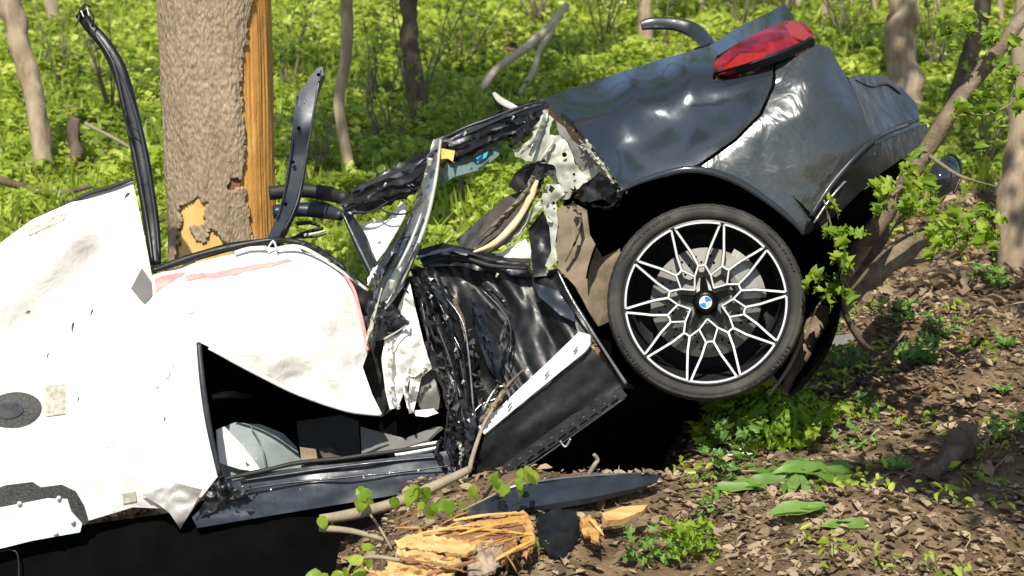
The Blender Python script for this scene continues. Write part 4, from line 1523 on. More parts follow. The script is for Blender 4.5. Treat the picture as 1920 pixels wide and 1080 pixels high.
col = sheet('crushed_pillar', [(768, 506, 6.14), (790, 500, 6.12), (815, 505, 6.12), (850, 560, 6.08), (878, 640, 6.04), (890, 720, 6.02), (900, 800, 6.0), (890, 860, 6.0), (872, 892, 6.0), (826, 888, 6.04), (836, 830, 6.06), (846, 780, 6.06), (826, 700, 6.08), (796, 610, 6.12)],
      [], 'gloss_black', CAR, s=6, amp=.06, fr=.04, ragged=3, fold=(-70, 5), label='mangled black door pillar')
wires('torn_wires', [([(782, 520, 6.08), (815, 600, 6.04), (848, 690, 6.0), (858, 780, 5.98), (840, 850, 5.98)], 6, 4), ([(800, 520, 6.08), (838, 600, 6.02), (868, 700, 5.97), (876, 800, 5.95), (866, 880, 5.95)], 5, 3),
                      ([(790, 560, 6.08), (806, 640, 6.04), (838, 720, 6.0), (850, 760, 5.98)], 7, 5), ([(845, 790, 5.98), (835, 830, 5.96), (850, 870, 5.95), (842, 905, 5.94)], 5, 4),
                      ([(868, 780, 5.96), (880, 830, 5.95), (872, 870, 5.94)], 6, 4), ([(900, 540, 6.05), (940, 580, 6.02), (958, 620, 6.0), (950, 680, 6.0)], 4, 3)], 'dark_plastic', CAR)
wires('torn_edge', [([(838, 560, 6.02), (868, 605, 5.98), (880, 680, 5.96), (888, 770, 5.94)], 3, 4), ([(880, 790, 5.95), (900, 760, 5.97), (945, 740, 5.98), (975, 700, 5.98)], 5, 3), ([(905, 770, 5.96), (930, 728, 5.98), (960, 725, 5.98)], 6, 3),
                     ([(830, 590, 6.03), (856, 640, 6.0), (866, 660, 5.98)], 3, 2)], 'bare_metal', CAR, rough=.7)
sill = sheet('sill_cover', [(1086, 622, 5.985), (1104, 628, 5.97), (1107, 646, 5.965), (1096, 660, 5.965), (1000, 738, 5.97), (935, 792, 5.975), (908, 814, 5.98), (897, 800, 5.99), (960, 742, 5.985), (1030, 676, 5.985)], [], 'white_cloth', CAR, s=8, amp=.004, fr=.05, thick=.02,
             label='bright white sill strip below the rear door')
for t in (.10, .38, .74):
    x, y = 1098 + (905 - 1098) * t, 640 + (803 - 640) * t
    sweep('sill_clip', [(x - 3, y + 4, 5.962), (x + 4, y - 6, 5.962)], 3.5, 'grey_panel', sill, seg=6, k=2)
box = sheet('sill_box', [(1108, 650, 5.99), (1140, 690, 5.99), (1174, 724, 6.0), (1060, 798, 6.0), (935, 892, 6.01), (892, 888, 6.01), (908, 818, 5.99), (1000, 742, 5.985)], [], 'gloss_black', CAR, s=10, amp=.010, fr=.03, thick=.03, fold=(38, 6))
rock = sheet('rocker_trim', [(1164, 726, 5.97), (1176, 742, 5.97), (1080, 808, 5.975), (1000, 862, 5.98), (935, 900, 5.985), (914, 893, 5.985), (1000, 832, 5.975), (1070, 780, 5.97)], [], 'matt_black', CAR, s=8, amp=.004, fr=.05, thick=.012)
for t in np.linspace(.05, .92, 11):
    x, y = 1163 + (935 - 1163) * t, 736 + (884 - 736) * t
    sweep('trim_slot', [(x - 6, y + 6, 5.955), (x + 7, y - 3, 5.955)], [3, 4], 'dark_plastic', rock, seg=6, k=2)
sweep('rocker_lip', [(1172, 746, 5.96), (1080, 812, 5.965), (1000, 868, 5.97), (930, 906, 5.975)], [4, 4, 4, 3], 'dark_plastic', rock)
sweep('rocker_clip', [(1050, 826, 5.96), (1060, 838, 5.955), (1070, 822, 5.955)], 5, 'bare_metal', rock)
sweep('door_shut_edge', [(1046, 508, 6.02), (1072, 560, 5.99), (1108, 618, 5.965), (1145, 676, 5.965), (1174, 720, 5.97)], [3, 5, 6, 6, 7], 'bare_metal', CAR, rough=.2)
sheet('floor_pan_shade', [(892, 884, 6.08), (1000, 800, 6.06), (1172, 728, 6.05), (1330, 740, 6.4), (1330, 800, 6.9), (1250, 900, 6.6), (1000, 930, 6.3)], [(1150, 820, 6.5)], 'void', CAR, s=20, amp=.02, fr=.02, thick=.02)  # black underbody sheet that paints in the shade beneath the car
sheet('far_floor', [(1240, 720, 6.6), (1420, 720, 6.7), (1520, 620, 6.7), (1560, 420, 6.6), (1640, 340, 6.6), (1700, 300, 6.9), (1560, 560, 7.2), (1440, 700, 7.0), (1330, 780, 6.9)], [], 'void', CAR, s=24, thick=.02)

# --- front half: white sheets, interior, sill
pan = sheet('inner_panel', [(-140, 540, 5.9), (0, 456, 6.05), (60, 412, 6.1), (150, 372, 6.15), (248, 338, 6.2), (262, 400, 6.16), (278, 480, 6.12), (292, 560, 6.06), (345, 585, 6.02), (372, 640, 5.97), (386, 760, 5.93), (411, 890, 5.92),
                            (378, 932, 5.93), (338, 990, 5.98), (312, 954, 5.94), (250, 951, 5.93), (160, 978, 5.92), (0, 1024, 5.92), (-140, 1060, 5.92)],
      [(230, 620, 5.90), (150, 760, 5.89), (300, 800, 5.89), (100, 480, 5.99), (150, 425, 6.03), (30, 560, 5.95), (60, 520, 5.97), (85, 610, 6.03), (140, 545, 6.07), (190, 480, 6.10), (45, 660, 5.99), (130, 640, 5.93), (190, 560, 5.98)], 'white_cloth', CAR, s=11, amp=.012, fr=.009, ridged=False, thick=.012,
      label='large white inner panel with black grommets')
sweep('panel_edge', [(372, 642, 5.95), (380, 720, 5.92), (392, 800, 5.905), (412, 892, 5.905)], [9, 12, 12, 9], 'dark_plastic', pan, flat=.6)
sweep('panel_top_edge', [(100, 396, 6.12), (160, 366, 6.14), (210, 350, 6.17), (249, 336, 6.19)], [4, 8, 9, 6], 'matt_black', pan, rough=.3)
sheet('foam_pad', on('inner_panel', [(52, 428), (90, 407), (124, 398), (120, 412), (88, 426), (54, 442)], .008), [], 'grey_foam', pan, s=8, thick=.008)
def ellipse(cx, cy, rx, ry, d, n=26, rot=0):
    return [(cx + rx * math.cos(a) * math.cos(rot) - ry * math.sin(a) * math.sin(rot), cy + rx * math.cos(a) * math.sin(rot) + ry * math.sin(a) * math.cos(rot), d) for a in [2 * math.pi * k / n for k in range(n)]]
gr = sheet('speaker_grille', on('inner_panel', ellipse(26, 768, 52, 33, 0, rot=-.12), .006), on('inner_panel', [(26, 768)], .008), 'mesh_black', pan, s=7, thick=.012, label='black oval grommet')
sheet('grille_centre', on('inner_panel', ellipse(16, 770, 28, 15, 0, rot=-.12), .011), [], 'dark_plastic', pan, s=8, thick=.004)
sheet('foam_label', on('inner_panel', [(85, 722), (122, 720), (122, 776), (86, 781)], .004), [], 'grey_foam', pan, s=9, thick=.004, label='speckled grey rectangle')
sheet('foam_label', on('inner_panel', [(229, 926), (254, 922), (256, 940), (231, 945)], .005), [], 'grey_foam', pan, s=8, thick=.004)
op = sheet('service_opening', on('inner_panel', [(-60, 935), (10, 910), (60, 904), (76, 914), (115, 909), (142, 922), (158, 950), (166, 978), (150, 990), (60, 1008), (-60, 1040)], .006), [], 'mesh_black', pan, s=9, thick=.01,
           label='black edged opening at the foot of the white panel')
sheet('cover_plate', on('inner_panel', [(-60, 962), (20, 948), (90, 934), (126, 936), (134, 960), (154, 982), (150, 998), (60, 1014), (-60, 1044)], .013), on('inner_panel', [(60, 975)], .018), 'teal_plate', pan, s=9, amp=.004, fr=.03, thick=.006)
for x, y in ((36, 944), (110, 934), (136, 978), (104, 1000)):
    sweep('rivet', on('inner_panel', [(x, y)], .012) + on('inner_panel', [(x + .5, y)], .022), 9, 'silver', pan, seg=10, k=2)
sheet('foil_corner', [(266, 928, 5.90), (330, 905, 5.895), (380, 918, 5.90), (360, 955, 5.92), (338, 992, 5.96), (318, 962, 5.92), (300, 948, 5.91)], [], 'silver', pan, s=7, amp=.016, fr=.04, thick=.003)
sheet('grey_patch', on('inner_panel', [(246, 540), (266, 502), (284, 528), (286, 553), (272, 570), (262, 560)], .006), [], 'grey_panel', pan, s=7)
for x, y, a, q in ((172, 585, 1.0, 1.0), (136, 612, 1.4, 1.3), (89, 666, 1.2, .7), (238, 366, .6, 1.2), (146, 748, 1.3, .5), (308, 785, 1.4, .5), (52, 585, .2, .8)):
    sweep('small_tear', on('inner_panel', [(x - 5 * q * math.cos(a), y + 10 * q * math.sin(a)), (x + 1, y - 1), (x + 6 * q * math.cos(a), y - 7 * q * math.sin(a))], .001), [1, 5 * q, 1.5], 'brown_felt', pan, flat=.4)

bag = sheet('airbag', [(286, 516, 6.10), (340, 499, 6.16), (420, 480, 6.18), (500, 464, 6.2), (560, 466, 6.22), (620, 488, 6.22), (656, 522, 6.2), (670, 560, 6.18), (684, 620, 6.16), (692, 655, 6.14), (680, 688, 6.12), (698, 740, 6.10), (716, 776, 6.08),
                       (650, 766, 6.02), (560, 736, 5.99), (470, 692, 5.97), (402, 655, 5.96), (370, 640, 5.98), (348, 622, 6.0), (344, 588, 6.02), (290, 574, 6.07)],
      [(480, 580, 5.96), (580, 620, 5.96), (400, 570, 6.0), (620, 700, 5.99), (600, 540, 6.06), (500, 520, 6.06), (480, 660, 5.93)], 'white_cloth', CAR, s=9, amp=.016, fr=.012, thick=.012, label='white deflated airbag with red edging')
sheet('red_binding', on('airbag', [(289, 522), (330, 510), (348, 512), (318, 530), (292, 548)], .006), [], 'red_edge', bag, s=7, thick=.004, ragged=1.5)
sheet('red_binding', on('airbag', [(345, 515), (400, 510), (470, 497), (540, 485), (550, 490), (480, 505), (402, 521), (350, 524)], .006), [], 'red_edge', bag, s=7, thick=.004, ragged=1.5)
sweep('red_binding', [(640, 508, 6.19), (662, 540, 6.165), (674, 580, 6.15), (684, 625, 6.13), (690, 657, 6.12)], [4, 6, 6, 7, 9], 'red_edge', bag, flat=.5, rough=.2)
sweep('bag_hem', [(392, 652, 5.95), (470, 694, 5.955), (560, 738, 5.975), (650, 768, 6.005), (714, 778, 6.06)], [8, 9, 9, 10, 6], 'white_cloth', bag, rough=.25)
sheet('airbag_fold', on('airbag', [(300, 560), (345, 540), (400, 536), (430, 548), (380, 572), (350, 588), (320, 578)], .012), [], 'white_cloth', bag, s=8, amp=.012, fr=.03, thick=.006, ragged=3)
sweep('header_trim', [(286, 508, 6.12), (340, 490, 6.16), (420, 466, 6.2), (500, 452, 6.2), (545, 452, 6.22), (600, 470, 6.22), (648, 505, 6.2)], [10, 15, 15, 13, 12, 10, 7], 'gloss_black', CAR, flat=.8, rough=.3)
wires('header_clips', [([(440, 474, 6.17), (470, 466, 6.17), (500, 464, 6.17)], 8, 9), ([(520, 466, 6.17), (560, 462, 6.18), (600, 482, 6.18), (650, 515, 6.18), (690, 545, 6.18)], 9, 5), ([(500, 470, 6.16), (512, 452, 6.16), (520, 470, 6.16)], 4, 4)], 'silver', CAR, rough=.5)
# interior
sheet('cabin_shadow_sheet', [(372, 600, 6.42), (480, 560, 6.55), (640, 620, 6.5), (740, 700, 6.45), (850, 760, 6.35), (860, 880, 6.3), (700, 900, 6.4), (400, 920, 6.4)], [(560, 780, 6.75)], 'void', CAR, s=18, amp=.03, fr=.015, thick=.01)  # black sheet painting the deep shade of the cabin hollow
seat = sheet('seat', [(405, 806, 6.24), (440, 792, 6.26), (490, 796, 6.27), (530, 812, 6.28), (556, 838, 6.28), (566, 868, 6.26), (560, 900, 6.2), (410, 906, 6.14)], [(470, 845, 6.10)], 'grey_fabric', CAR, s=9, amp=.012, fr=.02, thick=.03, label='grey fabric seat in the cabin')
sweep('seat_seam', [(470, 800, 6.2), (490, 835, 6.11), (500, 885, 6.10)], 3, 'grey_panel', seat)
sheet('white_flap', [(406, 806, 6.1), (420, 800, 6.09), (440, 820, 6.07), (470, 855, 6.05), (492, 886, 6.04), (450, 880, 6.06), (412, 868, 6.08)], [], 'white_cloth', CAR, s=7, amp=.012, fr=.03)
sheet('console', [(556, 790, 6.36), (640, 778, 6.34), (672, 790, 6.32), (676, 855, 6.28), (600, 862, 6.28), (562, 845, 6.3)], [], 'matt_black', CAR, s=12, amp=.006, fr=.02, thick=.08)
sheet('side_panel', [(676, 800, 6.28), (720, 812, 6.24), (760, 822, 6.2), (815, 800, 6.16), (828, 800, 6.14), (800, 826, 6.12), (740, 845, 6.14), (678, 855, 6.2)], [], 'grey_panel', CAR, s=10, amp=.012, fr=.03, thick=.01)
sheet('beige_scrap', [(562, 838, 6.2), (592, 842, 6.19), (596, 866, 6.16), (566, 872, 6.16)], [], 'beige_liner', CAR, s=9, thick=.02)
sheet('dark_scrap', [(598, 842, 6.2), (622, 838, 6.2), (640, 858, 6.18), (610, 868, 6.16)], [], 'brown_felt', CAR, s=8, amp=.02, fr=.05)
sweep('cabin_rail', [(398, 745, 6.3), (430, 740, 6.32), (470, 745, 6.4)], [10, 14, 8], 'dark_plastic', CAR, flat=.5)
# lower front side
fs = sheet('front_sill', [(420, 905, 5.95), (500, 885, 5.955), (600, 872, 5.96), (720, 860, 5.965), (836, 846, 5.975), (884, 874, 5.965), (874, 902, 5.955), (760, 925, 5.945), (640, 945, 5.94), (500, 968, 5.94), (370, 990, 5.945), (360, 970, 5.945), (400, 930, 5.945)],
      [(600, 915, 5.93), (750, 900, 5.94)], 'blue_black', CAR, s=9, amp=.008, fr=.03, thick=.01, fold=(8, 8), label='dented dark front sill')
sweep('sill_seal', [(412, 900, 5.95), (470, 888, 5.95), (560, 868, 5.955), (640, 860, 5.955), (700, 852, 5.96), (770, 842, 5.96), (832, 832, 5.98)], [5, 9, 10, 9, 9, 8, 5], 'matt_black', fs, rough=.35)
sweep('sill_seal', [(450, 902, 5.945), (560, 886, 5.945), (700, 868, 5.95), (830, 856, 5.96)], [4, 6, 6, 5], 'dark_plastic', fs, rough=.3)
sweep('sill_edge', [(420, 925, 5.935), (520, 908, 5.93), (640, 896, 5.93), (760, 884, 5.935), (850, 872, 5.94)], [2, 4, 4, 4, 2], 'dark_plastic', fs, rough=.5)
sheet('white_flap', [(738, 846, 6.0), (790, 832, 6.0), (822, 826, 6.0), (824, 842, 5.99), (780, 852, 5.98), (742, 856, 5.98)], [], 'white_cloth', CAR, s=7, amp=.01, fr=.03)
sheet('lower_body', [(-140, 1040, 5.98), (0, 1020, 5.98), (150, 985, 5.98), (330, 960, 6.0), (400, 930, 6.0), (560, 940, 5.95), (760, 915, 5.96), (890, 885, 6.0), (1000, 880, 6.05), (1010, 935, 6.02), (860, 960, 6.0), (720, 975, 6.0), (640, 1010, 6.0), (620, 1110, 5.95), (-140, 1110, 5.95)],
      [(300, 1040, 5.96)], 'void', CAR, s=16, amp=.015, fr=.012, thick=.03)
sweep('lower_seam', [(-20, 1040, 5.93), (30, 1034, 5.93), (35, 1100, 5.93)], 3, 'dark_plastic', CAR)
sheet('crushed_trim', [(396, 900, 5.92), (420, 895, 5.93), (440, 915, 5.92), (470, 925, 5.91), (430, 940, 5.91), (400, 960, 5.92), (370, 975, 5.93), (385, 930, 5.92)], [], 'gloss_black', CAR, s=6, amp=.03, fr=.05, ragged=2)
# standing bent pillars beside the trunk
lp = sweep('bent_pillar', [(152, 24, 6.30), (168, 50, 6.30), (198, 84, 6.29), (222, 128, 6.28), (240, 190, 6.27), (256, 260, 6.26), (272, 340, 6.24), (284, 420, 6.22), (291, 496, 6.18)], [26, 22, 24, 28, 30, 31, 33, 30, 24], 'gloss_black', CAR, flat=.6, rough=.12, k=8, seg=12, label='tall bent black windscreen pillar beside the trunk')
sweep('pillar_flange', [(176, 60, 6.27), (212, 118, 6.25), (230, 190, 6.24), (246, 260, 6.23), (262, 340, 6.21), (276, 420, 6.19), (286, 490, 6.15)], [3, 5, 5, 6, 6, 6, 4], 'dark_plastic', lp, rough=.3)
sweep('pillar_flange', [(206, 96, 6.26), (240, 170, 6.24), (262, 240, 6.23), (280, 330, 6.21), (292, 410, 6.19), (298, 480, 6.16)], [3, 4, 5, 5, 5, 4], 'blue_black', lp, rough=.2)
wires('torn_end', [([(150, 26, 6.28), (146, 40, 6.27), (140, 50, 6.27)], 5, 2), ([(150, 26, 6.27), (160, 8, 6.27), (170, 14, 6.27)], 7, 4), ([(158, 30, 6.26), (162, 44, 6.26)], 5, 5), ([(168, 18, 6.26), (176, 34, 6.26), (172, 50, 6.26)], 5, 3)], 'gloss_black', lp, rough=.5)
wires('torn_end', [([(152, 20, 6.25), (157, 32, 6.25)], 3, 3), ([(163, 14, 6.25), (167, 30, 6.25)], 2, 3)], 'silver', lp)
wires('pillar_clips', [([(232, 200, 6.2), (236, 230, 6.2), (246, 262, 6.19)], 4, 3), ([(244, 235, 6.2), (258, 246, 6.2)], 3, 2)], 'gloss_black', lp)
rp = sheet('bent_pillar', [(592, 130, 6.36), (604, 124, 6.36), (607, 140, 6.35), (598, 160, 6.33), (592, 175, 6.32), (578, 260, 6.3), (564, 340, 6.28), (553, 384, 6.26), (530, 432, 6.24), (514, 458, 6.22), (496, 458, 6.24), (514, 420, 6.27), (532, 360, 6.29), (545, 270, 6.31), (556, 176, 6.33), (572, 158, 6.34)],
      [(568, 250, 6.28)], 'blue_black', CAR, s=8, amp=.0, fr=.02, thick=.03, label='straight blue-black roof bar standing right of the trunk')
sweep('pillar_flange', [(602, 132, 6.33), (594, 178, 6.30), (580, 260, 6.28), (566, 340, 6.26), (555, 386, 6.24), (532, 434, 6.22)], [3, 5, 5, 5, 5, 3], 'dark_plastic', rp)
sweep('pillar_flange', [(558, 180, 6.32), (548, 270, 6.30), (536, 350, 6.28), (520, 412, 6.26)], [3, 4, 4, 3], 'gloss_black', rp)
for x, y in ((560, 240), (549, 304), (535, 382), (597, 140)):
    sweep('bolt_hole', [(x, y, 6.285), (x + .5, y, 6.27)], 7, 'void', rp, seg=8, k=2)
wires('scratch', [([(566, 184, 6.315), (558, 205, 6.31), (556, 225, 6.305)], 2, 2), ([(572, 186, 6.31), (568, 210, 6.305)], 2, 1)], 'bare_metal', rp)
sweep('cross_tube', [(505, 362, 6.6), (560, 358, 6.62), (610, 362, 6.62), (648, 372, 6.5)], [26, 26, 28, 24], 'matt_black', CAR, rough=.2)
sweep('cross_tube', [(512, 398, 6.55), (560, 394, 6.57), (610, 396, 6.57), (640, 404, 6.5)], [24, 28, 30, 20], 'blue_black', CAR, rough=.3)
wires('splintered_trim', [([(540, 452, 6.4), (575, 436, 6.42), (606, 428, 6.44)], 9, 5), ([(552, 446, 6.4), (590, 444, 6.42), (612, 438, 6.42)], 6, 3), ([(556, 420, 6.44), (580, 418, 6.44), (600, 424, 6.44)], 8, 5)], 'matt_black', CAR, rough=.5)
wires('splintered_trim', [([(570, 442, 6.38), (598, 436, 6.38), (612, 432, 6.38)], 8, 4), ([(548, 450, 6.38), (566, 446, 6.38)], 4, 2)], 'primer', CAR, rough=.6)
# broken rear piece beyond the bumper
sheet('exhaust_trim', [(1748, 310, 6.9), (1775, 290, 6.92), (1795, 300, 6.95), (1800, 330, 6.95), (1788, 358, 6.92), (1760, 372, 6.9), (1744, 360, 6.88), (1740, 330, 6.88)], [(1768, 330, 6.83)], 'paint', CAR, s=9, thick=.06, label='dark rounded piece below the far end of the bumper')
sweep('trim_edge', [(1778, 288, 6.88), (1797, 300, 6.9), (1801, 332, 6.9), (1788, 362, 6.88)], 5, 'gloss_black', CAR)

sheet('cabin_backing', [(640, 530, 6.45), (700, 560, 6.42), (760, 520, 6.4), (830, 505, 6.4), (1000, 520, 6.35), (1060, 520, 6.3), (1110, 620, 6.25), (1000, 720, 6.25), (900, 860, 6.2), (820, 880, 6.2), (700, 800, 6.4)], [], 'void', CAR, s=22, thick=.01)  # near-black sheet closing the gaps behind the crushed pillar and door
sheet('arch_backing', [(1066, 335, 6.26), (1120, 330, 6.22), (1175, 352, 6.2), (1250, 330, 6.3), (1200, 470, 6.4), (1150, 560, 6.3), (1170, 640, 6.3), (1250, 745, 6.3), (1172, 728, 6.12), (1110, 620, 6.1), (1070, 540, 6.14), (1050, 430, 6.2)], [], 'void', CAR, s=18, amp=.01, fr=.02, thick=.01)  # near-black sheet closing the gap behind the torn arch liner


# fragments of broken glass and torn plastic caught in the crush
def shards(name, path, n, size, mat, parent, spread, seed):
    r = random.Random(seed)
    bm = bmesh.new()
    for _ in range(n):
        t = r.uniform(0, len(path) - 1.001)
        i = int(t); u = t - i
        x, y, d = [a + (b - a) * u for a, b in zip(path[i], path[i + 1])]
        c = P(x + r.gauss(0, spread), y + r.gauss(0, spread), d + r.uniform(-.015, .015))
        k = size * r.uniform(.4, 1.5)
        vs = [bm.verts.new(c + Vector((r.uniform(-1, 1), r.uniform(-1, 1), r.uniform(-1, 1))) * k) for _ in range(4)]
        for f in ((0, 1, 2), (0, 2, 3), (0, 3, 1), (1, 3, 2)):
            bm.faces.new([vs[q] for q in f])
    o = bm_obj(name, bm, mat, parent, smooth=False)
    o['kind'] = 'stuff'
    return o


rail = [(655, 392, 6.28), (720, 360, 6.26), (790, 325, 6.25), (850, 280, 6.28), (930, 240, 6.28), (1000, 225, 6.24)]
shards('broken_glass', rail, 12, .006, 'primer', CAR, 12, 1)
shards('torn_plastic', rail, 18, .016, 'gloss_black', CAR, 10, 2)
colp = [(790, 520, 6.06), (820, 600, 6.0), (850, 690, 5.96), (860, 780, 5.94), (850, 880, 5.93)]
shards('torn_plastic', colp, 34, .018, 'matt_black', CAR, 14, 3)
shards('broken_glass', colp, 9, .005, 'primer', CAR, 16, 4)
shards('torn_foam', [(870, 600, 6.0), (880, 680, 5.97), (910, 760, 5.96), (970, 700, 5.98)], 34, .012, 'brown_felt', CAR, 12, 5)
shards('torn_foam', [(900, 775, 5.955), (940, 735, 5.96), (975, 690, 5.97)], 20, .010, 'beige_liner', CAR, 9, 6)
shards('broken_glass', [(420, 905, 5.92), (560, 905, 5.92), (700, 885, 5.92), (850, 880, 5.92)], 14, .004, 'paper', CAR, 10, 7)
shards('torn_plastic', [(400, 920, 5.9), (440, 925, 5.9), (480, 935, 5.9)], 24, .014, 'gloss_black', CAR, 8, 8)
shards('torn_plastic', [(700, 560, 6.1), (720, 620, 6.1), (735, 600, 6.06)], 26, .014, 'dark_plastic', CAR, 10, 9)
shards('torn_metal', [(1060, 230, 6.12), (1100, 280, 6.05), (1140, 330, 5.98), (1165, 360, 5.96)], 26, .010, 'primer', CAR, 5, 10)
shards('torn_plastic', [(990, 300, 6.15), (1040, 380, 6.08), (1090, 360, 6.06)], 22, .014, 'matt_black', CAR, 10, 11)
shards('broken_glass', [(430, 800, 6.05), (470, 860, 6.03)], 10, .006, 'paper', CAR, 12, 12)
wires('torn_wires', [([(660, 400, 6.28), (700, 395, 6.26), (740, 370, 6.26), (790, 350, 6.24)], 4, 3), ([(700, 380, 6.28), (730, 400, 6.25), (768, 398, 6.2), (790, 370, 6.2)], 4, 3), ([(728, 470, 6.16), (752, 448, 6.13), (780, 440, 6.1), (795, 410, 6.11)], 4, 3),
                      ([(700, 560, 6.08), (712, 600, 6.06), (700, 640, 6.06), (690, 660, 6.06)], 5, 3), ([(725, 520, 6.05), (712, 560, 6.04), (706, 610, 6.04)], 5, 3), ([(840, 300, 6.3), (880, 280, 6.28), (930, 262, 6.26), (985, 250, 6.24)], 5, 4)], 'matt_black', CAR)
wires('bright_edges', [([(700, 600, 6.03), (708, 570, 6.03), (716, 540, 6.03)], 4, 3), ([(720, 636, 6.04), (745, 622, 6.03), (768, 606, 6.02)], 5, 3), ([(702, 530, 6.1), (720, 505, 6.12), (742, 470, 6.14)], 3, 3)], 'primer', CAR, rough=.6)


# torn layers of sheet metal and trim in the crush
def torn(path, w, mat, seed, parent=CAR, name='torn_strip'):
    r = random.Random(seed)
    full = catmull([list(p) for p in path], 6)
    bm = bmesh.new()
    rows = []
    n = len(full)
    for i, (x, y, d) in enumerate(full):
        x2, y2, _ = full[min(n - 1, i + 1)]; x1, y1, _ = full[max(0, i - 1)]
        tx, ty = x2 - x1, y2 - y1
        L = math.hypot(tx, ty) or 1
        nx_, ny_ = -ty / L, tx / L
        u = i / (n - 1)
        ww = w * (.35 + .65 * math.sin(math.pi * min(1, u * 1.15 + .1))) * r.uniform(.65, 1.3)
        tw_ = r.uniform(-.02, .02)
        a_, b_ = ww * .5 * r.uniform(.7, 1.3), ww * .5 * r.uniform(.7, 1.3)
        rows.append([bm.verts.new(P(x + nx_ * a_, y + ny_ * a_, d + tw_)), bm.verts.new(P(x + nx_ * a_ * .2, y + ny_ * a_ * .2, d - .012 + r.uniform(-.006, .006))), bm.verts.new(P(x - nx_ * b_, y - ny_ * b_, d - tw_ + .01))])
    for p, q in zip(rows, rows[1:]):
        for j in range(2):
            bm.faces.new((p[j], p[j + 1], q[j + 1], q[j]))
    o = bm_obj(name, bm, mat, parent, smooth=False)
    m = o.modifiers.new('thickness', 'SOLIDIFY'); m.thickness = .003
    return o


TS = [([(640, 385, 6.28), (690, 372, 6.25), (740, 360, 6.24), (790, 352, 6.22)], 14, 'gloss_black'), ([(660, 360, 6.33), (720, 335, 6.3), (780, 310, 6.28), (820, 280, 6.28)], 14, 'dark_plastic'),
      ([(838, 300, 6.3), (880, 282, 6.27), (930, 258, 6.25), (985, 246, 6.22)], 16, 'gloss_black'), ([(850, 262, 6.35), (900, 240, 6.33), (960, 214, 6.3), (1015, 196, 6.28)], 12, 'dark_plastic'),
      ([(1000, 210, 6.24), (990, 240, 6.2), (972, 262, 6.18), (955, 275, 6.18)], 16, 'gloss_black'), ([(1024, 205, 6.2), (1012, 240, 6.14), (996, 270, 6.12), (975, 288, 6.12)], 12, 'primer'),
      ([(1052, 215, 6.2), (1075, 235, 6.12), (1095, 262, 6.06), (1118, 292, 6.0)], 8, 'gloss_black'), ([(1098, 262, 6.05), (1112, 290, 6.0), (1130, 310, 5.98), (1150, 345, 5.96)], 9, 'primer'),
      ([(700, 545, 6.06), (716, 500, 6.08), (742, 458, 6.1), (764, 420, 6.12)], 12, 'dark_plastic'), ([(708, 575, 6.03), (735, 545, 6.02), (760, 500, 6.05), (784, 455, 6.08)], 10, 'bare_metal'),
      ([(690, 535, 6.12), (700, 510, 6.14), (716, 495, 6.15), (735, 470, 6.16)], 9, 'white_cloth'), ([(700, 600, 6.05), (720, 590, 6.03), (745, 592, 6.02), (766, 606, 6.02)], 14, 'dark_plastic'),
      ([(688, 640, 6.1), (700, 600, 6.08), (708, 570, 6.07)], 9, 'primer'), ([(776, 520, 6.08), (800, 560, 6.04), (812, 620, 6.02), (832, 690, 6.0)], 16, 'gloss_black'),
      ([(800, 515, 6.08), (830, 560, 6.03), (846, 620, 6.0), (858, 690, 5.98)], 14, 'dark_plastic'), ([(826, 540, 6.05), (856, 600, 6.0), (872, 680, 5.96), (880, 770, 5.94)], 13, 'gloss_black'),
      ([(800, 640, 6.03), (826, 700, 6.0), (842, 760, 5.97), (836, 820, 5.96)], 15, 'matt_black'), ([(846, 780, 5.96), (862, 820, 5.94), (850, 860, 5.93), (858, 895, 5.92)], 18, 'gloss_black'),
      ([(872, 760, 5.95), (884, 800, 5.93), (876, 850, 5.92), (886, 880, 5.92)], 14, 'dark_plastic'), ([(850, 560, 6.04), (866, 600, 6.0), (872, 640, 5.98)], 6, 'beige_liner'),
      ([(830, 820, 5.97), (820, 850, 5.96), (836, 880, 5.95)], 12, 'matt_black'), ([(860, 830, 5.92), (866, 850, 5.915), (862, 872, 5.915)], 7, 'primer'),
      ([(905, 530, 6.08), (940, 560, 6.04), (958, 600, 6.02), (950, 660, 6.02)], 10, 'dark_plastic'), ([(950, 600, 6.02), (940, 640, 6.01), (938, 690, 6.0)], 6, 'bare_metal'),
      ([(880, 560, 6.06), (900, 600, 6.03), (920, 660, 6.01), (935, 720, 6.0)], 12, 'blue_black'), ([(900, 790, 5.96), (930, 755, 5.96), (955, 720, 5.97), (985, 690, 5.98)], 11, 'beige_liner'),
      ([(780, 485, 6.2), (850, 470, 6.17), (930, 490, 6.13), (992, 496, 6.1)], 10, 'dark_plastic'), ([(1000, 330, 6.14), (985, 365, 6.16), (955, 395, 6.2), (925, 425, 6.24)], 10, 'beige_liner'),
      ([(1075, 385, 6.08), (1090, 410, 6.06), (1080, 450, 6.05), (1060, 490, 6.05)], 8, 'beige_liner'), ([(1150, 345, 5.97), (1160, 375, 5.99), (1140, 390, 6.03), (1110, 385, 6.06)], 12, 'gloss_black'),
      ([(735, 640, 6.06), (728, 690, 6.06), (736, 740, 6.06), (748, 766, 6.07)], 10, 'white_cloth'), ([(768, 690, 6.04), (760, 730, 6.06), (770, 775, 6.06)], 8, 'white_cloth'),
      ([(800, 690, 6.04), (780, 706, 6.04), (765, 704, 6.05)], 7, 'white_cloth'), ([(560, 455, 6.2), (600, 470, 6.18), (640, 500, 6.18), (672, 530, 6.17)], 8, 'dark_plastic')]
for i, (pp, w, m) in enumerate(TS):
    torn(pp, w, m, 700 + i)
